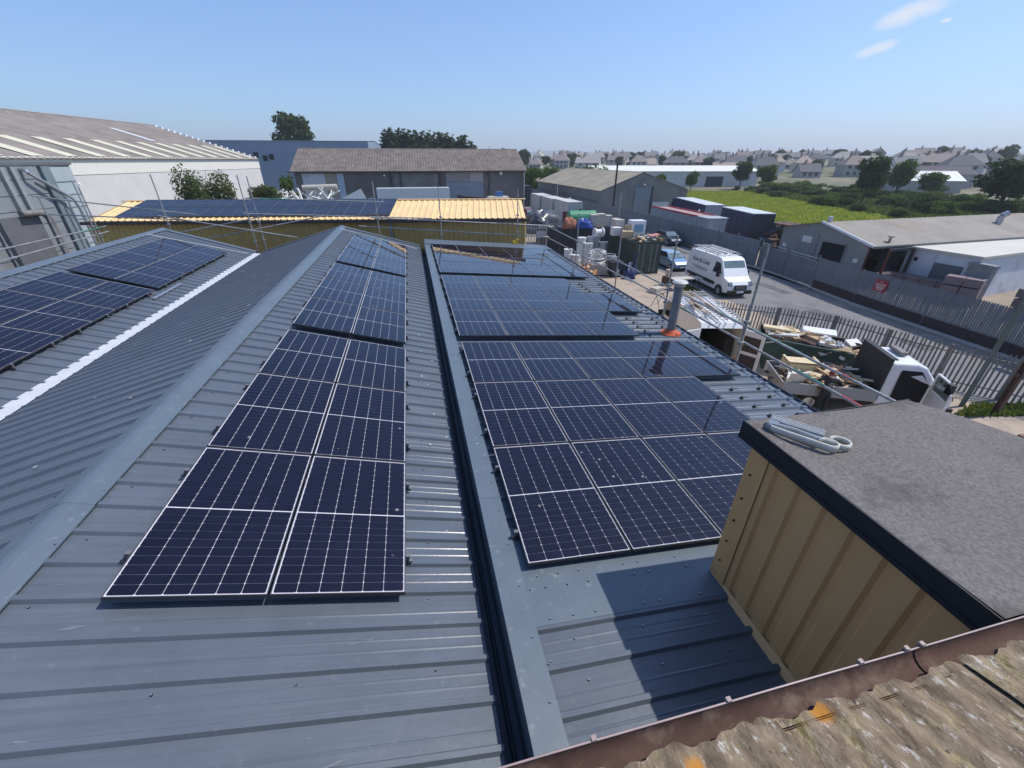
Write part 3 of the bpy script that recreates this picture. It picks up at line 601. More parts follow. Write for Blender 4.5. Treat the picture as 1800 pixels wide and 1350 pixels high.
scaff('far_end_scaffold', 'galvanised scaffold rails crossing behind the far roof ends', [(-12.9,YF,0,8.1,0,0),(-10.15,YF,0,8.3,0,0),(-7.0,YF,0,8.25,0,0),(-6.7,YF+.2,0,8.2,0,0),(-1.6,YF,0,7.95,0,0),(1.3,YF,0,7.7,0,0),(5.1,YF,0,7.55,0,0)],
      [((-14.5,YF+.05,7.55),(-9.0,YF+.05,6.75)),((-14.5,YF+.05,6.9),(-9.5,YF+.05,6.55)),((-12.9,YF+.05,5.55),(-6.5,YF+.05,6.6)),((-10.4,YF-.05,6.75),(-5.2,YF-.05,5.7)),((-9,YF+.05,5.75),(-3.8,YF+.05,6.6)),((-7.2,YF+.1,6.75),(.8,YF+.1,6.35)),((-1.9,YF+.05,6.45),(6.8,YF+.05,5.85)),((-2.5,YF+.07,6.1),(6.8,YF+.07,5.3)),((-7.0,YF+.2,7.35),(-1.2,YF+.2,7.1))],
      [((-5.2,YF+.2,7.27),(-6.4,YF+.2,7.33),PGREEN)], (6.4,5.6), .972)
scaff('side_scaffold', 'galvanised scaffold rails along the left edge of the workshop roof', [(-12.6,16.7,0,7.2,0,0),(-12.6,18.9,0,7.7,0,0),(-12.6,21.1,0,7.9,0,0)],
      [((-12.55,13.5,6.36),(-12.55,21.6,6.37)),((-12.55,13.5,6.0),(-12.55,21.6,6.16))], [((-12.55,20.0,6.365),(-12.55,21.3,6.37),PGREEN)], (6.36,6.05))

# ------------------------------------------------------------------ buildings round about
def V3(*a): return Vector(a)
def corrslope(name, p0, u, v, pitch, amp, m, parent, lift=0.0):
    """wavy sheet: p0 corner, u along the eaves, v up the slope"""
    p0, u, v = Vector(p0), Vector(u), Vector(v); n = u.cross(v).normalized(); L = u.length; k = max(1,int(L/pitch)); mb = MB(); prof = []
    for i in range(k):
        a = i*pitch; prof += [(a,0),(a+pitch*.35,0),(a+pitch*.5,1),(a+pitch*.85,1)]
    prof.append((L,0)); ud = u.normalized(); c = len(prof)
    vs = [p0+ud*a+n*(amp*h+lift) for a,h in prof]+[p0+v+ud*a+n*(amp*h+lift) for a,h in prof]
    mb.add(vs, [(i,i+1,c+i+1,c+i) for i in range(c-1)]); return mb.build(name, m, parent)
def gable(name, label, loc, rz, L, D, eave, top, wm, rm, pitch=.35, amp=.04, over=.25, cat='building', ridge_at=.5, sheets=0):
    t = thing(name, label, cat, loc, rz); q = D*ridge_at
    mb = MB(); mb.ext([(0,0),(D,0),(D,eave),(q,top),(0,eave)], 0, L, 'X'); mb.build('wall', wm, t)
    s1 = (top-eave)/q; s2 = (top-eave)/(D-q)
    n = sheets or 1
    for k in range(n):
        a = -over+(L+2*over)*k/n; w_ = (L+2*over)/n
        corrslope('roof_sheet' if sheets else 'roof_slope', (a,-over,eave-over*s1+.06+.008*(k%2)), (w_,0,0), (0,q+over,top-eave+over*s1), pitch, amp, rm, t)
        corrslope('roof_sheet' if sheets else 'roof_slope', (a+w_,D+over,eave-over*s2+.06+.008*(k%2)), (-w_,0,0), (0,-(D-q+over),top-eave+over*s2), pitch, amp, rm, t)
    mb = MB(); mb.add([(-over-.02,q-.25,top-.25*s1+.12),(L+over+.02,q-.25,top-.25*s1+.12),(L+over+.02,q,top+.14),(-over-.02,q,top+.14),(L+over+.02,q+.25,top-.25*s2+.12),(-over-.02,q+.25,top-.25*s2+.12)], [(0,1,2,3),(3,2,4,5)]); mb.build('ridge_cap', rm, t)
    return t
# yellow shed with its own array
KY = .705; YR = math.atan2(-4.8,29.5); yb = thing('yellow_shed', 'long ochre clad shed with yellow roof and solar panels behind the workshop', 'building', (7.9*KY,30.6*KY,0), YR)
YL, YD, YE, YT = 21.0, 5.2, 8.8-3.6*KY, 8.8-2.78*KY
slen = math.hypot(YD/2,YT-YE); yang = math.atan2(YT-YE,YD/2)
prof = [(y,z) for y,z in profile(3,.3,.15,.035,.05,.03,0)]
mesh_y = MB(); k = len(prof); mesh_y.add([(y,-.25,z) for y,z in prof]+[(y,slen,z) for y,z in prof], [(j,j+1,k+j+1,k+j) for j in range(k-1)]); mesh_y = mesh_y.mesh('roof_sheet', YROOF)
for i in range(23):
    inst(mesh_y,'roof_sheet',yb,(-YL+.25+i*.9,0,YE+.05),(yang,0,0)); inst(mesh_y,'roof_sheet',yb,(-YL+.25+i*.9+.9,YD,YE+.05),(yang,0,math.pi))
wall_y = MB(); pp = []
for q in range(4): pp += [(q*.25,0),(q*.25+.1,0),(q*.25+.13,-.03),(q*.25+.22,-.03)]
pp.append((1.0,0)); k = len(pp); wall_y.add([(x,y,0) for x,y in pp]+[(x,y,YE) for x,y in pp], [(j,j+1,k+j+1,k+j) for j in range(k-1)]); wall_y = wall_y.mesh('cladding_sheet', YCLAD)
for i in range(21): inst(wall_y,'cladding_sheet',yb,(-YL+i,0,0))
for i in range(5): inst(wall_y,'cladding_sheet',yb,(0,i*1.0+.1,0),(0,0,math.pi/2))
MB().ext([(.02,YE-.3),(YD,YE-.3),(YD,YE),(YD/2,YT),(.02,YE)],-YL,-.02,'X').box(-YL,-.03,YD-.05,YD,0,YE-.3).build('gable_wall', YCLAD, yb)
MB().box(-YL-.1,.15,-.36,-.25,YE-.16,YE-.02).build('gutter', mat('dark_brown_gutter',(.06,.045,.04),rough=.5), yb)
MB().cyl((-6.75,-.1,0),(-6.75,-.1,YE-.1),.05,n=8).build('downpipe', mat('blue_grey_pipe',(.25,.3,.38),rough=.4), yb)
MB().box(-YL,.2,YD/2-.12,YD/2+.12,YT+.06,YT+.1).build('ridge_cap', YROOF, yb)
PS = .735
for r in range(2):
    for c in range(17):
        lx = -6.75-PS*1.042*(c+1); d = .08+r*1.28; ly = d*math.cos(yang); lz = YE+.14+d*math.sin(yang)
        wx, wy = rotv((lx,ly),YR)
        q = panel((7.9*KY+wx,30.6*KY+wy,lz),(yang,0,YR), f"solar panel of {['lower','upper'][r]} row on yellow shed, {ORD[c] if c<15 else ['sixteenth','seventeenth'][c-15]} from the right", 'solar panels on the yellow shed', rails=False); q.scale = (PS,.72,1)
# brown warehouse
WB = mat('weathered_brown_sheet', (.15,.122,.105), rough=.9, var=.3, scale=.7, stain=(.24,.21,.19), stain_amt=.3, stain_scale=1.3)
WBW = mat('grimy_grey_brown_wall', (.135,.125,.125), rough=.9, var=.2, scale=.25, stain=(.2,.18,.16), stain_amt=.3, stain_scale=.3)
bw = gable('brown_warehouse', 'long weathered brown-roofed warehouse with grey doors behind the yellow shed', (-19.6,88.2,0), rad(-1.2), 41.5, 18, 7.15, 10.7, WBW, WB, .5, .05, .6)
def pane(t, name, x0, x1, z0, z1, m, y=-.06, d=.05): return MB().box(x0,x1,y-d,y,z0,z1).build(name, m, t)
BG = mat('blue_grey_shutter', (.19,.24,.3), rough=.6, var=.1, scale=.4)
dr = pane(bw,'shutter_door',26.5,33.6,0,5.1,BG); 
for z in (1,2,3,4): MB().box(26.55,33.55,-.16,-.115,z,z+.05).build('slat', BG, dr)
pane(bw,'door_header',26.5,31,5.15,6.9,mat('header_grey',(.25,.24,.24),rough=.7)); pane(bw,'door_header',31.05,33.6,5.15,6.9,mat('header_pale',(.36,.33,.33),rough=.7))
pane(bw,'patched_panel',1.2,5.0,.5,6.7,mat('patched_pale',(.46,.5,.55),rough=.6,var=.15,scale=.6)); pane(bw,'patched_panel',5.05,7,.5,6.7,mat('patched_tan',(.3,.26,.22),rough=.7)); pane(bw,'patched_panel',7.05,8.2,.5,6.7,mat('patched_blue',(.36,.43,.55),rough=.6))
for x in (16.2,18,25.2,34.5): pane(bw,'wall_post',x,x+.35,0,7.0,mat('dark_post',(.06,.055,.055),rough=.8),-.06,.1)
pane(bw,'sliding_door',17,25.0,0,6.6,mat('streaked_grey',(.17,.16,.16),rough=.8,var=.3,scale=.4),-.03,.03)
MB().cyl((41.6,-.3,0),(41.6,-.3,7),.12,n=8).build('downpipe', GALV, bw); MB().box(-.9,42.2,-.75,-.6,6.85,7.05).build('gutter', mat('dark_post',(1,1,1)), bw)
MB().box(33,37.5,3.9,4.5,8.25,8.32).build('rooflight', OFFW, bw)
pane(bw,'floodlight',36.8,37.3,6.3,6.8,WHITE,-.06,.3); pane(bw,'floodlight',15.2,15.5,6.2,6.5,WHITE,-.06,.3)
# slate-blue shed wall far left
bs = gable('blue_grey_factory', 'large windowless slate-blue factory wall behind the white warehouse', (-56,128,0), rad(-3), 47, 30, 12.9, 13.4, mat('slate_blue_cladding',(.23,.28,.37),rough=.6,var=.08,scale=.15), mat('slate_blue_roof',(.12,.16,.22),rough=.6), .6, .04, .1)
for x,z in ((19.5,9.3),(21.5,8.6),(23,8.9),(33,9.5)): pane(bs,'wall_vent',x,x+1.1,z,z+1.2,BLACK)
pane(bs,'security_light',11,12,10.2,10.5,WHITE)
# white warehouse on the left: local x runs along the near wall towards the far corner
wr = rad(90-8.5); ww = gable('white_warehouse', 'big white-walled warehouse with grey-brown roof and strip rooflights on the left', (-32.0,23.5,0), wr, 59, 29, 8.95, 13.45, OFFW, mat('grey_brown_asbestos',(.24,.205,.18),rough=.9,var=.2,scale=.5,stain=(.16,.14,.12),stain_amt=.3,stain_scale=.3), .6, .05, .35)
MB().box(-.3,59.3,-.12,-.02,7.65,9.05).build('fascia_band', mat('cream_band',(.72,.69,.62),rough=.6,var=.04), ww); MB().box(-.2,59.2,-.09,-.03,0,7.6).build('lower_wall', mat('bright_grey_wall',(.6,.57,.55),rough=.75,var=.05,scale=.5), ww)
sang = math.atan2(4.5,14.5); YP = mat('yellowed_rooflight',(.62,.58,.42),rough=.5,var=.06)
for k in range(13):
    x = 18.2+k*3.25; mb = MB(); p = lambda u_,s_: (x+u_, s_*math.cos(sang), 8.95+s_*math.sin(sang)+.14)
    mb.add([p(0,.1),p(1.15,.1),p(1.15,5.4),p(0,5.4)], [(0,1,2,3)]); mb.build('rooflight', YP, ww)
mb = MB(); p = lambda u_,s_: (45.2+u_, s_*math.cos(sang), 8.95+s_*math.sin(sang)+.15); mb.add([p(0,6.2),p(.9,6.2),p(.9,11),p(0,11)], [(0,1,2,3)]); mb.build('rooflight', WHITE, ww)
for k in range(18):
    mb = MB(); z = 9.0+k*.245; y_ = (z-8.95)/4.5*14.5; mb.box(59.1,59.5,y_,y_+.82,z+.05,z+.32); mb.build('verge_tile', WHITE, ww)
MB().cyl((24,-.2,6.9),(24,-.5,7.0),.1,n=8).build('wall_lamp', WHITE, ww)
# grey plant building, near left
gb = thing('grey_plant_building', 'tall grey metal-clad building with roller shutter and silver ducts at the left edge', 'building', (-19.7,33,0), rad(81.5))
GP = mat('grey_panel_clad',(.23,.25,.265),rough=.55,var=.1,scale=.6,stain=(.17,.175,.18),stain_amt=.3,stain_scale=.5); GP2 = mat('pale_grey_shutter',(.36,.41,.43),rough=.5,var=.07,scale=.8)
MB().box(-12,0,0,9,0,8.55).build('wall', GP, gb); MB().box(-12.1,.1,-.1,9.1,8.55,8.7).build('parapet', mat('dark_coping',(.12,.125,.13),rough=.6), gb)
sh = MB().box(-1.55,-.12,-.12,-.02,0,8.45).build('roller_shutter', GP2, gb)
for k in range(12): MB().box(-1.52,-.15,-.15,-.121,.2+k*.68,.24+k*.68).build('slat', mat('slat_shadow',(.2,.23,.25),rough=.6), sh)  # darker strips paint the shadow lines between the slats
MB().box(-2.1,-1.56,-.2,-.02,0,8.5).build('door_frame', mat('frame_blue_grey',(.17,.21,.23),rough=.5), gb)
for k in range(11): MB().box(-7.4,-2.2,-.06,-.03,.5+k*.74,1.2+k*.74).build('wall_panel', GP, gb)
for x in (-4.3,-3.75): MB().box(x-.1,x+.1,-.25,-.05,0,8.5).build('column', mat('column_pale',(.28,.29,.3),rough=.5), gb)
MB().tube([(-3.2,-.35,8.35),(-3.2,-.4,8.2),(-2.3,-.5,7.5),(-1.4,-.55,6.8),(-1.3,-.6,6.3),(-1.25,-.6,0)],.08,n=10).build('duct', SILVER, gb)
MB().tube([(-2.7,-.2,7.9),(-1.1,-.3,6.9)],.05,n=8).tube([(-1.75,-.5,6.95),(-1.65,-.5,0)],.045,n=8).build('duct', GALV, gb)
MB().tube([(-3.2,-.35,8.35),(-3.2,.1,8.4)],.1,n=10).build('duct_cowl', SILVER, gb)
MB().tube([(-3.6,-.7,0),(-3.6,-.7,6.0),(-3.8,-.7,6.3),(-5,-.7,6.35)],.16,n=10).build('duct', mat('dull_duct',(.22,.2,.19),rough=.6,metal=.3,var=.25), gb)
MB().box(-6,-3.9,-.5,-.05,0,6.2).build('cabinet', mat('cab_dark',(.13,.13,.14),rough=.6), gb)
# beige gable warehouse beyond the road fence
BW2 = mat('beige_asbestos_roof',(.33,.29,.22),rough=.9,var=.15,scale=.4,stain=(.24,.21,.16),stain_amt=.3,stain_scale=.3)
gw = gable('beige_gable_warehouse', 'beige-roofed warehouse with grey gable and tall grey door beyond the road', (48.2,72,0), rad(90), 39, 16.6, 4.2, 6.95, mat('grey_gable_sheet',(.2,.195,.19),rough=.85,var=.15,scale=.6), BW2, .5, .05, .2, ridge_at=.55)
gd = MB().box(-.12,-.02,7.1,10.2,0,4.7).build('door', mat('door_grey_blue',(.2,.235,.26),rough=.6), gw); MB().box(-.3,-.121,6.95,7.08,0,4.75).build('frame', BLACK, gd)
MB().box(-.1,-.02,3.4,6.6,0,2.3).build('pale_lower_panel', GWALL, gw)
MB().box(-.4,-.05,8.5,8.9,5.0,5.2).build('lamp', WHITE, gw)
# long white shed
lw = gable('long_white_shed', 'long low white shed with pale roof and dark doorway beyond the field', (62,150,0), rad(-12), 58, 16, 5.4, 7.0, mat('pale_shed_wall',(.5,.5,.5),rough=.8,var=.06,scale=.3), mat('cream_roof',(.72,.7,.62),rough=.5,var=.04), .8, .03, .3)
for x in (40,): pane(lw,'doorway',x,x+6,0,3.8,mat('dark_blue_door',(.02,.03,.06),rough=.7))
# block shed with sheet roof over the brick store, right
CB = mat('blockwork_grey',(.26,.255,.25),rough=.9,var=.12,scale=1.2,stain=(.2,.19,.19),stain_amt=.3,stain_scale=.6); FR = mat('flat_sheet_roof',(.27,.24,.205),rough=.9,var=.15,scale=.4,stain=(.26,.19,.13),stain_amt=.25,stain_scale=.25)
bk = thing('block_store', 'grey blockwork store with dark doorway and wide shallow roof behind the road fence', 'building', (33.1,25.2,0), rad(3))
# gable faces the road (-x): local y 0..8
mb = MB(); mb.add([(0,0,0),(0,1.9,0),(0,1.9,2.9),(0,3.9,2.9),(0,3.9,0),(0,8,0),(0,8,3.55),(0,4.3,4.35),(0,0,3.25)],[(0,1,2,8),(4,5,6,7,3),(2,3,7,8)]); mb.box(24,24.2,0,8,0,3.6).box(0,24,7.9,8,0,3.5); mb.build('wall', CB, bk)
MB().box(.02,.6,1.9,3.9,0,2.9).build('doorway', mat('painted_interior_shade',(.01,.01,.011),rough=.9), bk)  # near-black block paints the unlit inside of the store
MB().add([(.01,.3,.2),(.01,1.7,.2),(.01,1.7,2.6),(.01,.3,2.6)],[(0,1,2,3)]).build('door_leaf', mat('pale_door',(.36,.37,.37),rough=.7), bk)
for a,b,z0,z1 in ((4.9,5.8,2.6,3.1),(7.2,7.6,1.9,2.2),(.6,.95,1.8,2.1)): MB().box(-.04,-.01,a,b,z0,z1).build('notice_board', OFFW, bk)
MB().box(-.06,-.01,4.3,4.45,0,3.4).box(-.06,-.01,1.75,1.85,0,3).build('post', mat('frame_grey',(.2,.2,.2),rough=.7), bk)
corrslope('roof_slope',(-.25,-.3,3.2),(24.5,0,0),(0,4.6,1.15),.6,.014,FR,bk); corrslope('roof_slope',(24.25,8.3,3.5),(-24.5,0,0),(0,-4.0,.85),.6,.014,FR,bk)
mb = MB(); mb.add([(-.3,-.35,3.28),(-.2,-.35,3.28),(-.2,4.3,4.46),(-.3,4.3,4.46),(-.3,4.3,4.3),(-.3,-.35,3.1)],[(0,1,2,3),(0,3,4,5)]); mb.build('barge_board', WHITE, bk)
MB().box(-.3,24.3,-.42,-.3,3.05,3.2).build('gutter', mat('dark_coping',(1,1,1)), bk)
MB().box(.35,.6,4.15,4.4,4.35,4.75).build('chimney', GWALL, bk)
MB().cyl((1.9,.2,3.3),(1.9,.2,3.65),.09,n=8).cyl((1.9,.2,3.7),(1.9,.2,3.78),.22,n=10).build('roof_vent', mat('rust_vent',(.3,.22,.17),rough=.8), bk)
MB().tube([(17.6,2.4,3.7),(17.6,2.4,4.5),(17.9,2.2,4.75)],.24,n=12).build('roof_vent', GALV, bk)
MB().box(-.02,.03,.0,.12,0,3.1).build('red_jamb', mat('red_oxide',(.11,.025,.022),rough=.7,var=.2), bk)
# open bay with a red frame next to it, white store beyond
ws = thing('white_store', 'white-painted store with grey panel and sunlit flat roof behind the palisade gate', 'building', (36.8,25.2,0), rad(-81.7))
# local x runs along the road-facing wall away from the block store
MB().box(0,4.3,0,14,0,2.9).build('wall', mat('stained_white_render',(.6,.61,.64),rough=.8,var=.08,scale=.8,stain=(.42,.42,.43),stain_amt=.3,stain_scale=.7), ws)  # white render with scattered greyer stains
MB().box(-.15,4.45,-.15,14.2,2.9,3.06).build('roof', mat('pale_flat_roof',(.52,.49,.42),rough=.7,var=.06,scale=.5), ws)
MB().box(1.9,3.6,-.04,-.01,1.0,2.2).build('dark_panel', mat('panel_grey',(.13,.14,.15),rough=.7), ws); MB().box(.6,.82,-.05,-.01,2.1,2.35).build('vent', BLACK, ws)
oy = thing('open_store_bay', 'open fronted bay with red post holding stacked brick pallets', 'building', (34.0,24.6,0), rad(3))
MB().box(0,.13,-.15,0,0,3.0).build('post', mat('red_oxide',(.11,.025,.022),rough=.7,var=.2), oy); MB().box(2.4,2.55,-.2,0,0,3.0).build('post', mat('dark_post',(1,1,1)), oy); MB().box(0,2.55,-.1,0,2.85,3.05).build('lintel', CONTD, oy)
MB().box(.2,2.5,.5,.55,0,3.0).build('back_wall', mat('painted_interior_shade',(1,1,1)), oy)  # wall coloured near black to paint the shade inside the bay

# ------------------------------------------------------------------ fences
def along(poly, step):
    out = []; 
    for a, b in zip(poly, poly[1:]):
        L = math.hypot(b[0]-a[0], b[1]-a[1]); n = max(1, round(L/step)); ang = math.atan2(b[1]-a[1], b[0]-a[0])
        for i in range(n): out.append((a[0]+(b[0]-a[0])*i/n, a[1]+(b[1]-a[1])*i/n, ang, L/n))
    return out
def pale_mesh(h, wd, m):
    mb = MB(); w2 = wd/2
    mb.add([(-w2,.012,0),(0,-.012,0),(w2,.012,0),(-w2,.012,h-.12),(0,-.012,h-.06),(w2,.012,h-.12),(-w2*.7,.012,h-.05),(0,-.01,h),(w2*.7,.012,h-.05)], [(0,1,4,3),(1,2,5,4),(3,4,7,6),(4,5,8,7)]); return mb.mesh('pale', m)
def palisade(name, label, poly, h, step, m, post=2.75, base=0, wd=.07, cat='fence', rails=True, z0=0):
    t = thing(name, label, cat); pm = pale_mesh(h-base, wd, m)
    for x,y,a,l in along(poly, step): inst(pm,'pale',t,(x+math.cos(a)*l/2,y+math.sin(a)*l/2,base+z0+U(-.01,.01)),(0,U(-.012,.012),a))
    for x,y,a,l in along(poly, post): MB().obox((0,0,h/2-.02),(.1,.06,h-.04)).build('post', m, t, (x-math.sin(a)*.06,y+math.cos(a)*.06,z0),(0,0,a))
    if rails:
        for p, q in zip(poly, poly[1:]):
            L = math.hypot(q[0]-p[0],q[1]-p[1]); a = math.atan2(q[1]-p[1],q[0]-p[0])
            for z in (.35+base*.6, h-.38): MB().box(0,L,.02,.06,z,z+.05).build('rail', m, t, (p[0],p[1],z0),(0,0,a))
    return t
palisade('palisade_fence', 'near steel palisade fence between the yard skips and the road', [(15.9,19.1),(18.4,17.4),(20.2,15.7),(20.9,13.6),(21.7,11.6),(23.0,10.0),(24.4,7.6)], 2.0, .155, FENCEP)
pf = palisade('palisade_gate', 'dark grey palisade gates with brown kick boards along the far kerb', [(29.75,26.0),(29.3,22.2),(28.95,17.5),(28.75,13.6),(28.3,9.5)], 2.35, .125, FENCE, 3.7, .62, .116)
for a, b in zip([(29.75,26.0),(29.3,22.2),(28.95,17.5),(28.75,13.6)], [(29.3,22.2),(28.95,17.5),(28.75,13.6),(28.3,9.5)]):
    L = math.hypot(b[0]-a[0],b[1]-a[1]); MB().box(.05,L-.05,-.02,.03,.08,.7).build('kick_board', mat('brown_board',(.05,.032,.03),rough=.8,var=.2), pf, (a[0],a[1],0),(0,0,math.atan2(b[1]-a[1],b[0]-a[0])))
sg = thing('fence_sign', 'red warning sign with white lines on the palisade gates', 'sign', (29.12,20.6,1.3), rad(-85.7)); sg.scale = (.85,1,.85)
MB().box(-.45,.45,-.07,-.05,0,.85).build('board', mat('sign_red',(.33,.02,.035),rough=.5,var=.08), sg)
for i,(z,w_) in enumerate(((.68,.08),(.5,.36),(.36,.32),(.24,.3),(.12,.22))): MB().box(-w_,w_,-.078,-.071,z,z+.045).build('lettering', OFFW, sg)
mesh = thing('mesh_gate', 'grey sheeted double gate with wire cresting along the far kerb', 'gate')
for a, b in (((30.9,33.2),(30.3,29.6)),((30.3,29.5),(29.8,26.1))):
    L = math.hypot(b[0]-a[0],b[1]-a[1]); an = math.atan2(b[1]-a[1],b[0]-a[0])
    q = MB().box(.05,L-.05,-.01,.02,.15,2.0).build('gate_leaf', FENCE, mesh, (a[0],a[1],0),(0,0,an))
    for k in range(int(L/.18)): MB().box(.1+k*.18,.13+k*.18,-.035,-.011,.15,2.0).build('rib', FENCE, q)
    MB().box(0,.08,-.05,.05,0,2.45).box(L-.08,L,-.05,.05,0,2.45).build('gate_post', FENCE, mesh, (a[0],a[1],0),(0,0,an))
    MB().cyl((0,0,2.2),(L,0,2.2),.03,n=6).build('top_rail', GALV, mesh, (a[0],a[1],0),(0,0,an))
wf = thing('sheet_fence', 'tall blue-grey steel sheet fence running along the far side of the road', 'fence')
pmesh = MB().box(0,2.9,-.02,.02,.05,2.35)
for k in range(12): pmesh.box(.04+k*.24,.1+k*.24,-.045,-.021,.08,2.33)
pmesh = pmesh.mesh('fence_panel', FENCE)
for x,y,a,l in along([(30.95,33.6),(31.0,60),(31.2,128)], 3.0):
    inst(pmesh,'fence_panel',wf,(x,y,U(-.06,.06)),(0,0,a)); MB().box(-.05,.05,-.09,.05,0,2.5).build('fence_post', FENCE, wf,(x,y,0),(0,0,a))
cr = MB().tube([(0,0,2.3),(0,0,2.9),(-.25,0,3.15)],.03,n=5).mesh('cranked_arm', FENCE)
for k in range(9): inst(cr,'cranked_arm',wf,(31.05,64+k*4.2,.0))
yg = palisade('yard_palisade', 'silver palisade gates with notice boards beside the yellow shed', [(10.6,46.3),(16.2,45.4)], 2.6, .17, GALV, 2.8)
for x in (11.4,13.6): MB().box(-.55,.55,-.06,-.04,1.3,2.0).build('notice_board', mat('notice_pink',(.55,.5,.52),rough=.6,var=.15,scale=3), yg, (x,46.15-(x-10.6)*.16,0),(0,0,rad(-9)))
dw = tag(MB().box(-.1,.1,0,9,0,2.55).build('dark_site_hoarding', CONTD), 'dark sheet hoarding running back from the yard container', 'hoarding'); dw.location = (14.5,41.8,0)
mb = MB()
for k in range(30): mb.box(-.13,-.1,.1+k*.3,.22+k*.3,.05,2.5)
mb.build('rib', CONTD, dw)
# posts
def post(name, label, loc, h, r, m, lean=(0,0), cat='post', n=8):
    o = tag(MB().cyl((0,0,0),(lean[0],lean[1],h),r,r*.9,n=n).build(name, m), label, cat); o.location = loc; return o
post('utility_pole','tall dark timber utility pole standing at the road fence',(31.6,66.5,0),8.2,.16,mat('tarred_wood',(.03,.024,.02),rough=.8))
gp = thing('sign_post','green-grey steel post with small plate standing at the near palisade fence','post',(20.95,9.95,0))
MB().box(-.06,.06,-.06,.06,0,4.7).build('post', mat('green_grey_paint',(.09,.11,.1),rough=.6,var=.2,scale=4), gp); MB().box(-.12,.25,-.09,-.061,4.3,4.7).build('plate', GALV, gp)
ib = thing('steel_stanchion','rusty brown steel stanchion at the near palisade fence','post',(21.5,9.2,0)); MB().box(-.09,.09,-.09,-.07,0,4.1).box(-.09,.09,.07,.09,0,4.1).box(-.012,.012,-.07,.07,0,4.1).build('beam', RUST, ib); MB().box(-.2,.2,-.05,.05,1.7,1.85).build('cross_bar', RUST, ib)
post('lamp_post','slim grey lamp post among the containers by the far fence',(25.9,78,0),5.2,.09,GALV); post('lamp_post','slim grey post rising by the road fence beyond the tank',(29.6,60,0),4.6,.08,GALV)
o = thing('brown_beam','brown timber beam lying above weeds at the right edge','beam',(13.2,5.0,0)); MB().box(0,8,-.1,.1,3.0,3.2).build('beam', mat('brown_beam',(.17,.09,.06),rough=.7), o,(0,0,0),(0,0,rad(-8))); MB().box(0,.2,-.1,.1,0,3.0).box(7.7,7.9,-.1,.1,0,3).build('support', RUST, o,(0,0,0),(0,0,rad(-8)))
for i,(x,y,l) in enumerate(((29.9,27.2,'leaning rusty pole by the white store roof'),(44.5,24.6,'thin dark pole rising in front of the broad grey roof'))):
    pass

# ------------------------------------------------------------------ trees and scrub
def crown_mesh(name, lobes, n, size, m, seed, flat=.0):
    rr = random.Random(seed); mb = MB(); wt = [a[3]*a[4]*a[5] for a in lobes]; S = sum(wt); vs = []; fs = []
    for k in range(n):
        q = rr.uniform(0,S); i = 0
        while q > wt[i]: q -= wt[i]; i += 1
        cx,cy,cz,rx,ry,rz_ = lobes[i]
        while True:
            d = Vector((rr.uniform(-1,1),rr.uniform(-1,1),rr.uniform(-1,1)))
            if .05 < d.length < 1: break
        d.normalize(); r = rr.uniform(.18,1)**.45*rr.uniform(.86,1.1); c = Vector((cx+d.x*rx*r, cy+d.y*ry*r, cz+d.z*rz_*r))
        nrm = (d+Vector((rr.gauss(0,.7),rr.gauss(0,.7),rr.gauss(.2,.7)))).normalized(); a = nrm.orthogonal().normalized(); a = Matrix.Rotation(rr.uniform(0,6.28),3,nrm) @ a; b = nrm.cross(a); s = size*rr.uniform(.55,1.35); o = len(vs)
        vs += [c-a*s, c+b*s*.55+nrm*s*.2, c+a*s, c-b*s*.55+nrm*s*.15]; fs.append((o,o+1,o+2,o+3))
    mb.add(vs, fs); return mb.mesh(name, m)
def trunk_mesh(h, r, limbs, seed):
    rr = random.Random(seed); mb = MB(); pts = [(0,0,0)]; x=y=0
    for k in range(5): x += rr.uniform(-.04,.04)*h; y += rr.uniform(-.04,.04)*h; pts.append((x,y,h*(k+1)/5))
    mb.tube(pts, r, 7, 0, r*.45)
    for k in range(limbs):
        p = Vector(pts[2+k%3]); a = rr.uniform(0,6.28); d = Vector((math.cos(a),math.sin(a),rr.uniform(.6,1.3))).normalized(); l = h*rr.uniform(.3,.55)
        mb.tube([p, p+d*l*.5, p+d*l+Vector((0,0,l*.2))], r*.4, 5, 0, r*.12)
    return mb.mesh('trunk', BARK)
def lobeset(seed, w_, h, k, z0, spread=.55):
    rr = random.Random(seed); L = [(0,0,z0+h*.5,w_*.36,w_*.36,h*.42)]
    for i in range(k):
        a = rr.uniform(0,6.28); d = w_*.5*spread*rr.uniform(.5,1.15); z = z0+h*rr.uniform(.2,.85); s = rr.uniform(.16,.3)
        L.append((d*math.cos(a), d*math.sin(a), z, w_*s, w_*s, h*s*rr.uniform(.6,.95)))
    return L
TV = {}
def variant(kind, i):
    key = (kind,i)
    if key in TV: return TV[key]
    sd = i*17+{'round':1,'poplar':2,'bush':3,'far':4}[kind]
    if kind == 'round': cr_, tr = crown_mesh('crown', lobeset(sd,6,6,13,2), 3000, .3, [LEAF1,LEAF2,LEAF2][i%3], sd), trunk_mesh(5,.2,6,sd)
    elif kind == 'poplar': cr_, tr = crown_mesh('crown', [(0,0,6,1.5,1.5,3.4),(.3,.2,9,1.2,1.2,2.8),(-.3,0,4,1.3,1.4,2.4),(0,0,11.2,.7,.7,1.9)]+lobeset(sd,2.6,9,6,2), 2000, .42, LEAF3, sd), trunk_mesh(9,.22,4,sd)
    elif kind == 'bush': cr_, tr = crown_mesh('crown', lobeset(sd,3,2.6,9,.2,.8), 2600, .13, [LEAF4,LEAF2,LEAF1][i%3], sd), trunk_mesh(1.6,.06,7,sd)
    else: cr_, tr = crown_mesh('crown', lobeset(sd,7,6.5,10,1.4), 1500, .5, [LEAF3,LEAF1,LEAF3][i%3], sd), trunk_mesh(4.5,.2,4,sd)
    TV[key] = (cr_, tr); return TV[key]
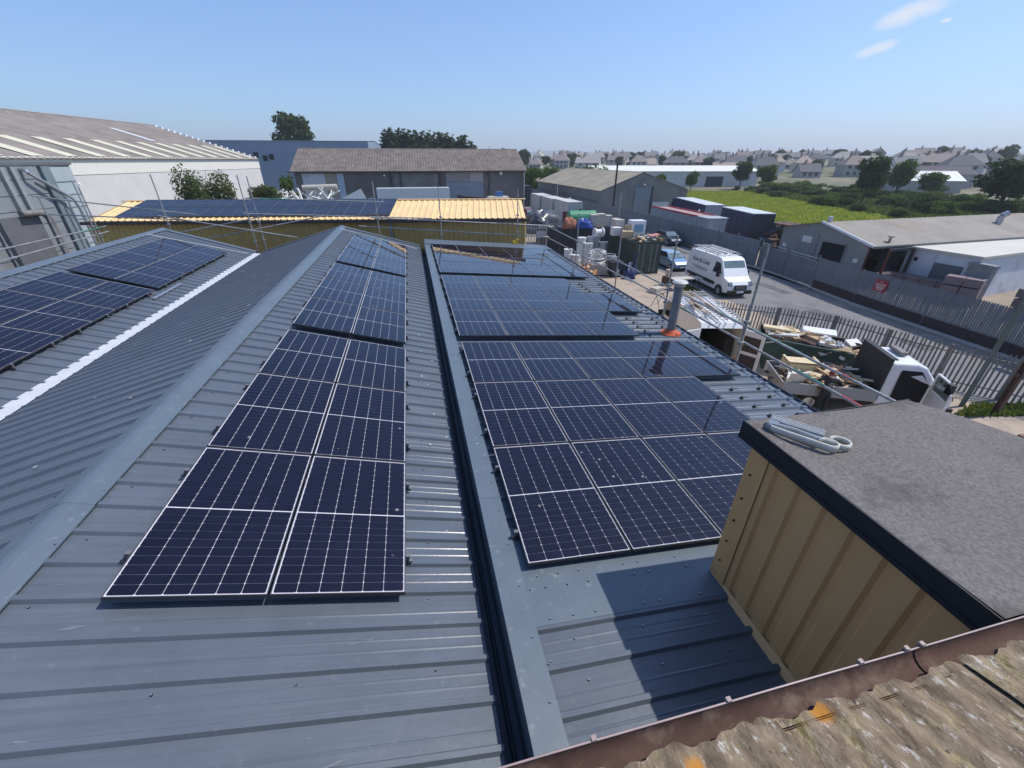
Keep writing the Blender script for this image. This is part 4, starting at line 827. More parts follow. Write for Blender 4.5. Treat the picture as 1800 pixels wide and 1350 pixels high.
def tree(name, label, kind, i, x, y, s, sz=None, group=None, cat='tree', z=None):
    t = thing(name, label, cat, (x,y,hgt(x,y) if z is None else z), U(0,6.28), group); c, tr = variant(kind,i); sz = sz or s; t.scale = (s,s,sz)
    inst(tr,'trunk',t); inst(c,'crown',t); return t
# bushes against the white warehouse
def bush(label, seed, x, y, w_, h, n, size, m):
    t = thing('bush', label, 'bush', (x,y,0)); inst(crown_mesh('crown', lobeset(seed,w_,h,14,.6,.9), n, size, m, seed),'crown',t); inst(trunk_mesh(h*.8,.09,9,seed),'trunk',t); return t
bush('tall loose green bush in front of the white warehouse wall', 41, -18.3,45.5, 3.9,8.0, 12000,.12, LEAF4)
bush('small slim bush behind the yellow shed ridge, left of the tall one', 42, -20.0,41.0, 1.1,5.2, 1600,.11, LEAF4)
bush('dense dark bush at the corner of the white warehouse', 43, -18.6,66,3.6,5.6, 6000,.16, LEAF4)
bush('lighter bush behind the dense one near the brown warehouse', 44, -18.2,76,2.4,6.6, 2500,.18, LEAF2)
tree('tree','tall full tree standing alone above the slate-blue factory','round',0,-40.3,192,2.5,2.9)
for k in range(15):
    tree('poplar_tree', ORD[k]+' poplar from the left in the row above the brown warehouse roof','poplar',k%4,-6.2+k*2.06+U(-.4,.4),168+U(-3,3),1.9+U(-.1,.15),[1.36,1.42,1.4,1.38,1.35,1.37,1.33,1.36,1.31,1.34,1.3,1.27,1.2,1.28,1.12][k],'poplars in the row above the warehouse')
NT = [('dark round tree beside the long white shed end',0,105,129,1.0,1.05),('round dark tree right of the long white shed corner',2,112,126,1.05,.95),('small bushy tree half hiding the long white shed wall',1,84,124,.7,.75),('dark tree behind the beige warehouse ridge',2,66,112,.62,.72),
      ('big grey-green tree at the field edge, left one of a pair',0,95,78,1.15,1.2),('bright green round tree at the field edge, right one of a pair',1,116,88,1.15,1.15),('low dark tree behind the field scrub',2,128,89,1.1,.8),('large dark spreading tree over the broad grey roof at right',0,101,58,1.5,1.15),('second dark tree merging with the large spreading one',2,108,54,1.2,1.0)]
for lab,i,x,y,s,sz in NT: tree('tree',lab,'round',i,x,y,s,sz)
FT0 = [(28,262,.9),(36,258,.75),(49,270,1.0),(60,240,1.25),(79,262,.9),(90,250,.7),(98,268,.95),(118,256,1.0),(134,262,.8),(150,230,.75),(163,262,1.0),(176,214,.65),(205,220,.9),(224,172,.75),(236,196,.85),(262,170,1.1),(270,162,1.2),(255,120,.8),(238,262,1.25),(190,300,.9),(44,300,.8),(72,300,.8),(14,240,.75),(20,246,.8),(146,182,.6),(215,128,.62),(256,180,1.15)]
FT = [(x*1.13,y*1.13,s*1.1) for x,y,s in FT0]
for k in range(34):
    a_ = rad(U(4,61)); d_ = U(215,430); FT.append((d_*math.sin(a_), d_*math.cos(a_), U(.65,1.2)))
for k,(x,y,s) in enumerate(FT): tree('tree','leafy tree standing among the roofs of the far town','far',k%5,x,y,s,s*U(.85,1.15),'trees of the far town')
for k in range(9): tree('tree','small dark tree on the skyline left of the town','far',k%5,-62+k*13+U(-3,3),262+U(-15,15),.6+U(0,.3),None,'skyline trees left')
HG = []
for k in range(10): HG.append((33+k*2.6+U(-1,1),118+U(-4,8),1.25+U(-.3,.4)))
for k,(x,y,s) in enumerate(HG): tree('hedge_shrub','bright green hedge shrub behind the beige warehouse','bush',1+3*(k%2),x,y,s*1.5,s*1.9,'hedge shrubs behind the beige warehouse','shrub')
for k in range(64):
    t_ = U(0,1); f_ = (k%4)/3.0; x = 80+26*t_+f_*(18+10*(1-t_))+U(-2,2); y = 57+72*t_-f_*9+U(-3,3); s = U(.7,1.35)*(1 if f_ > .2 else .7)
    tree('scrub_bush','tangled green scrub bush along the far edge of the meadow','bush',k%5,x,y,s*1.5,s*.95,'scrub along the meadow edge','shrub')
tag(tufts('rough_herbage', [(79,55),(86,77),(103,124),(112,130),(132,100),(128,60),(110,46)], 20000, .8, .4, ROUGHG, seed=8), 'rough dark herbage between the meadow and the scrub', 'grass')

# ------------------------------------------------------------------ far town
WM = [mat('render_pale',(.52,.5,.47),rough=.85,var=.05), mat('render_cream',(.55,.5,.42),rough=.85,var=.05), mat('render_grey',(.36,.35,.34),rough=.85,var=.06), mat('brick_brown',(.31,.25,.21),rough=.9,var=.1), mat('render_white',(.66,.65,.63),rough=.8,var=.04), mat('brick_red_brown',(.27,.16,.125),rough=.9,var=.1)]
RM = [mat('tile_grey_brown',(.235,.2,.18),rough=.9,var=.1,scale=1), mat('tile_grey',(.2,.195,.195),rough=.9,var=.1,scale=1), mat('tile_pale',(.34,.31,.28),rough=.9,var=.1,scale=1), mat('tile_dull_brown',(.25,.205,.185),rough=.9,var=.1,scale=1), mat('tile_dark',(.13,.125,.13),rough=.9,var=.1,scale=1), mat('tile_buff',(.36,.29,.24),rough=.9,var=.1,scale=1)]
WIN = mat('window_dark',(.05,.055,.065),rough=.2,var=.2)
HV = {}
def house_meshes(k):
    if k in HV: return HV[k]
    hip = k % 3 != 1; W_, D_, e, r = [9,11,13,8][k%4], 8, [5.0,4.8,5.0,2.7][(k//2)%4], [8.0,7.6,8.2,5.6][(k//2)%4]
    wl = MB().ext([(0,0),(D_,0),(D_,e)]+([] if hip else [(D_/2,r-.15)])+[(0,e)],0,W_,'X')
    rf = MB(); h_ = 3.0 if hip else -.3; o_ = .35; s_ = (r-e)/(D_/2)
    a = [(-o_,-o_,e-o_*s_),(W_+o_,-o_,e-o_*s_),(W_+o_,D_+o_,e-o_*s_),(-o_,D_+o_,e-o_*s_),(h_,D_/2,r),(W_-h_,D_/2,r)]
    rf.add(a, [(0,1,5,4),(2,3,4,5),(1,2,5),(3,0,4)] if hip else [(0,1,5,4),(2,3,4,5)]); 
    if not hip: rf.add([(x,y,z-.18) for x,y,z in a], [(4,5,1,0),(5,4,3,2)])
    ch = MB().box(W_*.3-.4,W_*.3+.4,D_/2-.35,D_/2+.35,r-.6,r+1.1).cyl((W_*.3-.2,D_/2,r+1.1),(W_*.3-.2,D_/2,r+1.5),.13,n=6).cyl((W_*.3+.2,D_/2,r+1.1),(W_*.3+.2,D_/2,r+1.5),.13,n=6)
    wn_ = MB().box(-.6,.6,-.05,.02,-.6,.6)
    pos = [(x_,z_) for x_ in ([W_*.22,W_*.5,W_*.78]) for z_ in ((1.5,3.9) if e > 4 else (1.5,))]
    HV[k] = (wl.mesh('wall',WM[(k+k//5)%6]), rf.mesh('roof',RM[(k*3+k//4)%6]), ch.mesh('chimney',WM[3]), wn_.mesh('window',WIN), pos); return HV[k]
def house(k, x, y, rz_, label, group, windows=True):
    t = thing('house', label, 'house', (x,y,hgt(x,y)-.1), rz_, group); a,b,c,d,pos = house_meshes(k)
    inst(a,'wall',t); q = inst(b,'roof',t); inst(c,'chimney',q)
    if windows:
        for x_,z_ in pos: inst(d,'window',t,(x_,0,z_))
    return t
hr = random.Random(5)
for d, a0, a1, st_ in ((238,36,63,14),(268,14,62,13),(300,9,62,13.5),(334,6,62,14),(372,3,62,14.5),(415,2,62,15),(465,2,62,16)):
    a = a0
    while a < a1:
        th = rad(a+hr.uniform(-.6,.6)); dd = d+hr.uniform(-7,7); x, y = dd*math.sin(th), dd*math.cos(th)
        skip = (d < 275 and a < 24 and hr.random() < .5)
        if not skip: house(hr.randrange(24), x, y, -rad(28)+hr.choice((0,0,0,math.pi/2))+hr.uniform(-.12,.12), ['pale house in the nearer rows of the far town','house in the middle rows of the far town','house on the skyline rows of the far town'][0 if d < 280 else 1 if d < 380 else 2], ['nearer town houses','middle town houses','skyline town houses'][0 if d < 280 else 1 if d < 380 else 2], True)
        a += math.degrees((st_+hr.uniform(0,5))/d)
house(1,-6,150,.1,'white house peeping over the brown warehouse ridge','houses near the poplars')
for k,(x,y,W_,D_,rz_,h_,rm_,lab) in enumerate(((136,104,16,12,-.5,3.4,'tile_pale','low pale roofed unit among the trees beyond the field'),(150,112,20,10,-.3,4.2,'slate','dark roofed hall beyond the field scrub'),(176,103,22,12,-.6,5.0,'slate','large dark gabled hall right of the bright tree'),(168,80,22,12,-.5,3.4,'blue','wide pale blue roof beyond the dark spreading tree'),(188,66,30,12,-.6,4.2,'cream','long cream roofed terrace at the right edge'))):
    rmm = {'slate':mat('slate_dark',(.05,.045,.06),rough=.8,var=.1),'blue':mat('pale_blue_roof',(.4,.44,.46),rough=.6,var=.05),'cream':mat('cream_roof',(1,1,1)),'tile_pale':OFFW}[rm_]
    gable('town_unit', lab, (x,y,hgt(x,y)), rz_, W_, D_, h_, h_+2.2, WM[2], rmm, .8, .03, .3)

# ------------------------------------------------------------------ vehicles
def wheel_meshes(r, w_):
    ty = MB().cyl((0,-w_/2,0),(0,w_/2,0),r,n=20); rm = MB().cyl((0,-w_/2-.01,0),(0,w_/2+.01,0),r*.62,n=16)
    for k in range(5):
        a = 2*math.pi*k/5; rm.obox((math.cos(a)*r*.35,w_/2+.012,math.sin(a)*r*.35),(r*.4,.02,r*.1),(0,-a,0)); rm.obox((math.cos(a)*r*.35,-w_/2-.012,math.sin(a)*r*.35),(r*.4,.02,r*.1),(0,-a,0))
    return ty.mesh('tyre',TYRE), rm.mesh('rim',SILVER)
WHL = {}
def wheels(t, xs, yh, r, w_=.2):
    k = (r,w_)
    if k not in WHL: WHL[k] = wheel_meshes(r,w_)
    for x in xs:
        for s in (1,-1):
            q = inst(WHL[k][0],'wheel',t,(x,s*yh,r)); inst(WHL[k][1],'rim',q)
def flush(name, pts, m, t, n, d=.012):
    """panel laid proud of a body face: quad points pushed along n"""
    n = Vector(n).normalized()*d; mb = MB(); mb.add([Vector(p)+n for p in pts]+[Vector(p)-n for p in pts], [tuple(range(len(pts)))]+[(i,(i+1)%len(pts),len(pts)+(i+1)%len(pts),len(pts)+i) for i in range(len(pts))]); return mb.build(name, m, t)
def van(label, loc, rz_, open_rear=False, group='white vans'):
    t = thing('van', label, 'van', loc, rz_, group)
    P = [(-2.95,.42),(-2.97,1.2),(-2.9,2.35),(-2.75,2.55),(1.15,2.58),(1.5,2.46),(2.0,1.78),(2.3,1.36),(2.78,1.16),(2.95,.95),(2.97,.42),(2.4,.34),(-2.4,.34)]
    wf_ = lambda x,z: 1.0-(0 if z < 1.1 else (z-1.1)*.085)-(.1 if x > 2.7 else 0)
    mb = MB(); n = len(P); vs = [(x,wf_(x,z),z) for x,z in P]+[(x,-wf_(x,z),z) for x,z in P]
    sk = (0,1) if open_rear else ()
    mb.add(vs, [tuple(range(n-1,-1,-1)), tuple(range(n,2*n))]+[(i,(i+1)%n,n+(i+1)%n,n+i) for i in range(n) if i not in sk]); mb.build('body', WHITE, t, bevel=0 if open_rear else .05)
    for s in (1,-1):
        yy = lambda z,x=1.5: s*wf_(x,z)
        flush('door_window', [(.75,yy(1.5),1.5),(1.95,yy(1.5),1.5),(1.5,yy(2.2),2.2),(.9,yy(2.25),2.25)], DGLASS, t, (0,s,.05))
        flush('side_moulding', [(-2.6,yy(.75),.62),(1.3,yy(.75),.62),(1.3,yy(.75),.85),(-2.6,yy(.75),.85)], BLACK, t, (0,s,0))
        flush('panel_seam', [(.62,yy(.6),.5),(.66,yy(.6),.5),(.66,yy(2.3),2.3),(.62,yy(2.3),2.3)], mat('seam_grey',(.25,.25,.26),rough=.6), t, (0,s,.02), .004)
        MB().obox((1.75,s*1.17,1.5),(.12,.22,.34)).build('mirror', BLACK, t)
        MB().shell([(2.55,.98),(2.5,1.2),(2.78,1.16),(2.95,.98),(2.97,.9)], lambda a,b: .14).build('headlight', mat('dark_lamp',(.12,.13,.14),rough=.12,metal=.3,var=.4,scale=9,spec=.9), t, (.015,s*.77,0))
        for x in (-1.75,1.95): MB().cyl((x,s*.9,.36),(x,s*1.005,.36),.44,n=20).build('wheel_arch', BLACK, t)
    flush('windscreen', [(2.24,.86,1.42),(2.24,-.86,1.42),(1.56,-.8,2.37),(1.56,.8,2.37)], mat('screen_glass',(.12,.17,.18),rough=.08,var=.2,scale=1,spec=.8), t, (1,0,.75))
    flush('grille', [(2.975,.5,.6),(2.975,-.5,.6),(2.955,-.46,.95),(2.955,.46,.95)], BLACK, t, (1,0,.15), .03)
    MB().box(2.9,3.06,-.92,.92,.32,.6).build('bumper', BLACK, t, bevel=.03); MB().box(3.06,3.075,-.26,.26,.42,.54).build('number_plate', WHITE, t)
    for z in (.7,.83): MB().box(2.985,3.02,-.34,.34,z,z+.025).build('grille_bar', SILVER, t)
    wheels(t, (-1.75,1.95), .89, .36, .22)
    for x in (-2.2,-.7,.8): MB().cyl((x,-.92,2.66),(x,.92,2.66),.025,n=6).cyl((x,-.9,2.55),(x,-.9,2.66),.02,n=5).cyl((x,.9,2.55),(x,.9,2.66),.02,n=5).build('rack_bar', GALV, t)
    for s in (.9,-.9): MB().cyl((-2.6,s,2.7),(1.1,s,2.7),.025,n=6).build('rack_rail', GALV, t)
    if open_rear:
        MB().box(-2.85,-.2,-.9,.9,.5,.56).box(-.2,-.14,-.88,.88,.5,2.4).build('cargo_lining', BLACK, t)
        MB().box(-2.5,-.6,-.85,-.5,.56,1.7).box(-2.0,-.4,.4,.85,.56,1.3).box(-1.5,-.3,-.4,.3,.56,1.0).build('racking', mat('dark_racking',(.03,.028,.025),rough=.8,var=.4,scale=3), t)
        for s,an in ((1,rad(22)),(-1,rad(132))):
            d = MB().box(-.03,.03,0,.92,.5,2.35).build('rear_door', WHITE, t, (-2.96,s*.93,0),(0,0,an if s<0 else an))
            MB().box(.031,.04,.12,.8,1.4,2.1).box(.031,.04,.12,.8,.6,1.25).build('door_trim', mat('brown_trim',(.06,.045,.045),rough=.8), d)
    return t
def ladder(label, loc, rz_, L, wd=.42, group='ladders'):
    t = thing('ladder', label, 'ladder', loc, rz_, group)
    for s in (0,wd): MB().box(-L/2,L/2,s-.015,s+.015,0,.06).build('stile', GALV, t)
    rg = MB().cyl((0,0,.03),(0,wd,.03),.014,n=6).mesh('rung', GALV)
    for k in range(int(L/.28)): inst(rg,'rung',t,(-L/2+.15+k*.28,0,0))
    return t
v1a = rad(-94.5)
v1 = van('white high-roof van with dark side lettering parked on the road', (22.55,27.85,0), v1a)
def text(body, size, m, parent, M, name='lettering'):
    c = bpy.data.curves.new('lettering','FONT'); c.body = body; c.size = size; c.extrude = .002; c.shear = .25; o = bpy.data.objects.new('tmp',c); COL.objects.link(o)
    bpy.context.view_layer.update(); me = bpy.data.meshes.new_from_object(o.evaluated_get(bpy.context.evaluated_depsgraph_get())); bpy.data.objects.remove(o); me.materials.append(m)
    q = inst(me,name,parent); q.matrix_local = M; return q
INK = mat('dark_green_ink',(.03,.045,.045),rough=.5)
text('Shaw & Cook', .44, INK, v1, Matrix.Translation((-2.25,-.965,1.78)) @ Matrix.Rotation(rad(4.9),4,'X') @ Matrix.Rotation(math.pi/2,4,'X'))
for z,x0,x1 in ((1.42,-2.0,.2),(1.3,-1.6,.1)):
    for k in range(9):
        xa = x0+(x1-x0)*k/9; MB().box(xa,xa+.16,-.012,0,z,z+.05).build('small_lettering', INK, v1, (0,-.985,0))
def onvan(loc, a, x, y): q = rotv((x,y),a); return (loc[0]+q[0], loc[1]+q[1])
for k,(yy,zz) in enumerate(((-.75,2.74),(-.2,2.74),(.35,2.74))):
    p = onvan((22.55,27.85),v1a,-.9,yy); ladder(['ladder on the parked van roof, near side','ladder on the parked van roof, middle','ladder on the parked van roof, far side'][k], (p[0],p[1],zz), v1a, 3.9-.2*k)
v2a = rad(76); v2 = van('white van with rear doors open, cargo bay towards the workshop', (13.35,17.35,0), v2a, True)
for k,yy in enumerate((-.75,-.1)):
    p = onvan((13.35,17.35),v2a,-.7,yy); ladder(['long ladder on the open van roof, right side','long ladder on the open van roof, left side'][k], (p[0],p[1],2.74), v2a, 4.6)
lb = thing('timber_bundle','loose boards and rubble on the open van roof rack','timber',(13.2,16.6,2.74),v2a)
for k in range(16): MB().obox((U(-1.4,1.2),U(-.2,.8),.05+.03*(k%4)),(U(1,2.4),U(.05,.12),.03),(0,0,U(-.15,.15))).build('board', mat('weathered_board_%d'%(k%3),[(.4,.33,.25),(.28,.2,.16),(.5,.47,.43)][k%3],rough=.85,var=.2), lb)
def car(label, loc, rz_, paint, L=4.0, hb=True):
    t = thing('car', label, 'car', loc, rz_); h = L/2
    P = [(-h,.45),(-h+.02,.8),(-h+.12,.92),(h-1.15,.94),(h-.25,.8),(h,.62),(h,.32),(h-.4,.22),(-h+.4,.22),(-h,.32)]
    MB().shell(P, lambda x,z: .8-(.12 if abs(x) > h-.3 else 0)-(.03 if z > .85 else 0)).build('body', paint, t, bevel=.06)
    C = [(-h+.15,.9),(-h+.5,1.38),(h-1.95,1.42),(h-1.15,.92)]
    MB().shell(C, lambda x,z: .76 if z < 1 else .6).build('cabin', paint, t, bevel=.05)
    flush('windscreen', [(h-1.2,.66,.97),(h-1.2,-.66,.97),(h-1.9,-.54,1.36),(h-1.9,.54,1.36)], mat('screen_glass',(1,1,1)), t, (1,0,1.3), .02)
    flush('rear_window', [(-h+.2,-.6,.98),(-h+.2,.6,.98),(-h+.46,.52,1.33),(-h+.46,-.52,1.33)], DGLASS, t, (-1,0,.6), .02)
    for s in (1,-1):
        flush('side_window', [(-h+.35,s*.73,.98),(h-1.35,s*.73,.98),(h-1.95,s*.625,1.34),(-h+.6,s*.625,1.34)], DGLASS, t, (0,s,.35), .02)
        flush('headlight', [(h-.02,s*.3,.6),(h-.02,s*.62,.6),(h-.3,s*.66,.78),(h-.22,s*.36,.76)], LAMP, t, (1,0,.8), .03); MB().obox((h-1.35,s*.86,1.0),(.1,.14,.12)).build('mirror', paint, t)
    MB().box(h-.02,h+.04,-.3,.3,.5,.58).build('grille', BLACK, t); MB().box(h+.01,h+.05,-.25,.25,.36,.46).build('number_plate', WHITE, t); MB().box(h-.08,h+.05,-.66,.66,.22,.33).build('bumper', BLACK, t)
    wheels(t, (-h+.72,h-.75), .72, .29, .17); return t
car('small light blue hatchback parked behind the white van', (23.05,34.9,0), rad(-92), mat('light_blue_paint',(.17,.3,.45),rough=.25,var=.05,coat=.5), 3.8)
car('dark navy car parked against the sheet fence', (29.55,46.3,0), rad(-94), mat('dark_navy_paint',(.02,.028,.045),rough=.2,var=.05,coat=.6), 4.3)
# tipper truck
ta = rad(-25); tr = thing('tipper_truck','white dropside truck with black headboard, open door and load of timber scrap','truck',(16.95,11.08,0),ta)
BEDG = mat('bed_grey',(.3,.3,.31),rough=.6,var=.12,scale=1.5)
MB().box(-3.3,-.05,-1.02,1.02,.72,.78).build('bed_floor', BEDG, tr)
for y0 in (-1.04,1.0): MB().box(-3.3,-.05,y0,y0+.04,.68,1.16).build('bed_side', BEDG, tr)
MB().box(-3.34,-3.3,-1.02,1.02,.68,1.16).build('tailgate', BEDG, tr); MB().box(-3.3,1.9,-.45,.45,.4,.7).build('chassis', BLACK, tr)
MB().box(-.08,0,-1.0,1.0,.75,2.42).build('headboard', mat('black_board',(.022,.022,.026),rough=.7,var=.25,scale=3), tr); MB().box(-.1,.1,-1.02,1.02,2.42,2.46).build('headboard_rail', BLACK, tr)
P = [(.02,.5),(.02,2.1),(.12,2.24),(.95,2.26),(1.25,2.14),(1.78,1.5),(2.35,1.28),(2.5,1.0),(2.52,.45)]
wf2 = lambda x,z: .98-(0 if z < 1.2 else (z-1.2)*.13)-(.1 if x > 2.2 else 0)
mb = MB(); n = len(P); mb.add([(x,wf2(x,z),z) for x,z in P]+[(x,-wf2(x,z),z) for x,z in P], [tuple(range(n-1,-1,-1)), tuple(range(n,2*n))]+[(i,(i+1)%n,n+(i+1)%n,n+i) for i in range(n)]); cabo = mb.build('cab', WHITE, tr, bevel=.11); cabo.modifiers[0].segments = 3
for p_ in cabo.data.polygons: p_.use_smooth = False
MB().obox((2.05,0,1.415),(.5,.9,.012),(0,rad(21),0)).build('bonnet_panel', WHITE, tr)
MB().obox((1.0,-.45,1.2),(.45,.5,.9)).obox((1.0,.45,1.2),(.45,.5,.9)).build('seat', mat('grey_seat',(.06,.06,.065),rough=.8), tr)
MB().cyl((2.535,-.35,.8),(2.545,-.35,.8),.1,n=12).box(2.525,2.545,-.6,.6,.68,.8).build('grille', BLACK, tr)
flush('windscreen', [(1.8,.82,1.52),(1.8,-.82,1.52),(1.28,-.74,2.1),(1.28,.74,2.1)], mat('screen_glass',(1,1,1)), tr, (1,0,.8), .02)
for s in (1,-1): flush('headlight', [(2.5,s*.5,.95),(2.5,s*.85,.92),(2.3,s*.9,1.22),(2.36,s*.6,1.2)], DGLASS, tr, (1,s*.3,.3), .03)
flush('painted_door_opening', [(.42,-.985,.8),(1.42,-.985,.8),(1.46,-.945,1.5),(1.1,-.875,2.0),(.46,-.875,2.0)], mat('painted_interior_shade',(1,1,1)), tr, (0,-1,.1), .015)  # black panel on the cab side paints the shaded interior
flush('side_window', [(.45,.95,1.45),(1.6,.95,1.45),(1.2,.87,2.05),(.5,.87,2.05)], DGLASS, tr, (0,1,.1), .02)
dd = MB().box(0,1.15,-.03,.03,.7,1.42).box(0,.06,-.03,.03,1.42,2.05).box(1.09,1.15,-.03,.03,1.42,1.75).box(.06,.75,-.03,.03,2.0,2.06).build('open_door', WHITE, tr, (1.52,-1.0,0),(0,0,rad(-98)))
MB().add([(.06,0,1.42),(1.09,0,1.42),(1.09,0,1.75),(.75,0,2.0),(.06,0,2.0)],[(0,1,2,3,4)]).build('door_glass', glassmat('door_glass',(.12,.14,.14)), dd)  # pane tinted dark to stand in for a dark reflection
MB().obox((1.95,-1.2,1.55),(.14,.24,.38)).build('mirror', BLACK, tr); MB().obox((.75,.2,2.36),(.22,.75,.14)).build('light_bar', mat('beacon_bar',(.2,.18,.17),rough=.5), tr)
MB().box(2.45,2.6,-.95,.95,.35,.62).build('bumper', BLACK, tr); wheels(tr,(-2.2,1.75),.86,.36,.24)
ld = thing('timber_scrap','jumbled pale timber, boards and scrap heaped on the truck bed','timber',(16.95,11.08,.8),ta)
TIM = [mat('fresh_timber',(.6,.48,.3),rough=.8,var=.15,scale=5), mat('tan_board',(.42,.3,.18),rough=.85,var=.2,scale=5), mat('dark_timber',(.1,.06,.045),rough=.9,var=.3,scale=5), mat('white_scrap',(.62,.6,.56),rough=.7,var=.1)]
for k in range(88): MB().obox((U(-3.0,-.3),U(-.75,.75),.08+U(0,.42)),(U(.35,1.5),U(.06,.2),U(.02,.08)),(U(-.5,.5),U(-.35,.35),U(0,3.1))).build('timber_piece', TIM[R.choice((0,1,1,2,2,3))], ld)
MB().box(-2.9,-1.7,.05,.12,.2,.75).box(-2.9,-1.7,.7,.77,.2,.75).box(-2.9,-2.82,.05,.77,.2,.8).box(-1.78,-1.7,.05,.77,.2,.8).box(-2.9,-1.7,.05,.77,.7,.75).build('timber_crate', TIM[0], ld)
MB().obox((-2.9,-.9,.35),(.7,.05,1.0),(rad(18),0,.3)).build('white_sheet', TIM[3], ld)
# waste skip
sk = thing('waste_skip','dark green builder skip heaped with boards, sacks and rubble','skip',(17.35,14.2,0),rad(-47))
SKG = mat('skip_green',(.03,.06,.05),rough=.6,var=.25,scale=2,stain=(.1,.07,.05),stain_amt=.25,stain_scale=2.5)
mb = MB(); o_ = [(-2.2,1.5),(2.2,1.5),(1.6,0),(-1.6,0)]
vs = [(x,-.95,z) for x,z in o_]+[(x,.95,z) for x,z in o_]; mb.add(vs, [(3,2,1,0),(4,5,6,7),(1,2,6,5),(2,3,7,6),(3,0,4,7)]); mb.build('body', SKG, sk)
for s in (-1,1): MB().box(-2.25,2.25,s*.97-.05,s*.97+.05,1.45,1.56).build('rim', SKG, sk)
for s in (-1,1): MB().box(s*2.22-.05,s*2.22+.05,-.95,.95,1.45,1.56).build('rim', RUST, sk)
MB().add([(-1.9,-.9,1.2),(1.9,-.9,1.2),(1.9,.9,1.2),(-1.9,.9,1.2)],[(0,1,2,3)]).build('load_bed', TIM[2], sk)
for k,(x,w_) in enumerate(((.0,.5),(.6,.35),(.05,.45))): MB().box(x,x+w_,-.985,-.975,[.95,.9,.78][k],[1.03,.98,.84][k]).build('lettering', mat('faded_lettering',(.3,.34,.32),rough=.7), sk)
wl_ = thing('skip_waste','boards, foam and white sacks piled in the green skip','rubble',(17.35,14.2,1.25),rad(-47))
for k in range(64): MB().obox((U(-1.8,1.7),U(-.7,.75),U(.05,.45)),(U(.3,1.4),U(.1,.45),U(.03,.14)),(U(-.4,.4),U(-.3,.3),U(0,3.1))).build('waste_piece', TIM[R.choice((0,1,1,2,3,3))], wl_)
for x,y,s in ((.55,-.35,.34),(1.0,-.5,.26),(-.3,.4,.3)):
    inst(crown_mesh('sack',[(0,0,0,s,s,s*.7)],220,.1,mat('white_sack',(.68,.68,.7),rough=.6,var=.05),int(s*100)),'sack',wl_,(x,y,.35))
MB().obox((.2,.6,.55),(1.3,.5,.08),(.2,0,.1)).build('white_sheet', WHITE, wl_); MB().obox((-1.3,.1,.5),(1.5,.4,.1),(0,.05,.2)).build('tan_board', TIM[0], wl_)
# curtain-side trailers, hopper, scrap
def trailer(label, loc, rz_, L, W_, h0, h1, side, rear, roofm, cab=None):
    t = thing('lorry_trailer', label, 'lorry', loc, rz_, 'lorry trailers')
    MB().box(-L/2,L/2,-W_/2,W_/2,h0,h1).build('body', side, t); MB().box(-L/2-.03,L/2+.03,-W_/2-.03,W_/2+.03,h1,h1+.08).build('roof', roofm, t)
    MB().box(L/2,L/2+.05,-W_/2,W_/2,h0,h1-.05).build('rear_doors', rear, t); MB().box(-L/2,L/2,-.5,.5,h0-.45,h0).build('chassis', BLACK, t)
    for k in range(1,int(L/1.4)): MB().box(-L/2+k*1.4,-L/2+k*1.4+.05,-W_/2-.02,-W_/2,h0,h1).box(-L/2+k*1.4,-L/2+k*1.4+.05,W_/2,W_/2+.02,h0,h1).build('strap', side, t)
    wheels(t,(L/2-1.2,L/2-2.4,L/2-3.6),W_/2-.2,.5,.3)
    if cab:
        x = -L/2-.4; MB().shell([(x,.5),(x,3.3),(x-.3,3.5),(x-1.7,3.3),(x-2.1,2.2),(x-2.2,.5)], lambda a,b: W_/2-.05).build('cab', cab, t, bevel=.08)
        flush('windscreen', [(x-2.12,.95,2.2),(x-2.12,-.95,2.2),(x-1.78,-.9,3.1),(x-1.78,.9,3.1)], DGLASS, t, (-1,0,.3), .03)
        for s in (1,-1): flush('side_window', [(x-1.85,s*(W_/2-.03),2.15),(x-.8,s*(W_/2-.03),2.15),(x-.8,s*(W_/2-.03),2.9),(x-1.65,s*(W_/2-.03),2.9)], DGLASS, t, (0,s,0), .02)
        wheels(t,(x-1.2,),W_/2-.2,.5,.3)
    return t
PALE = mat('pale_trailer_roof',(.55,.56,.58),rough=.5,var=.1,scale=.6)
trailer('navy curtain-side lorry with cab parked beyond the sheet fence', (40.6,57.5,0), rad(-105), 12.5,2.5,1.1,3.55,NAVY,mat('grey_doors',(.35,.36,.38),rough=.5),PALE,NAVY)
trailer('navy curtain-side trailer nearest the scrap heap', (38.4,44.9,0), rad(-103), 7.6,2.5,1.0,3.6,NAVY,CONTD,PALE)
hp = thing('bulk_hopper','long pale grey ribbed bulk body with red rim behind the sheet fence','container',(34.4,51,0),rad(-94))
HG_ = mat('pale_grey_steel',(.36,.38,.4),rough=.6,var=.12,scale=1); MB().box(-7.2,7.2,-1.15,1.15,.8,2.9).build('body', HG_, hp); rb = MB().box(-.06,.06,-1.24,-1.15,.8,2.85).box(-.06,.06,1.15,1.24,.8,2.85).mesh('rib', HG_)
for k in range(22): inst(rb,'rib',hp,(-6.9+k*.65,0,0))
for s in (-1.2,1.1): MB().box(-7.2,4.8,s,s+.14,2.88,3.05).build('rim', PRED, hp)
MB().box(4.9,7.3,-1.25,1.25,2.9,3.0).build('rim', HG_, hp); MB().box(-7,4.7,-1.0,1.0,2.6,2.92).build('load', mat('red_dust',(.34,.25,.24),rough=.9,var=.3,scale=2), hp); wheels(hp,(4,5.2),.95,.45,.3)
sc = thing('scrap_heap','dark rusty heap of scrap metal and tanks beside the navy trailer','scrap',(39.6,38.8,0))
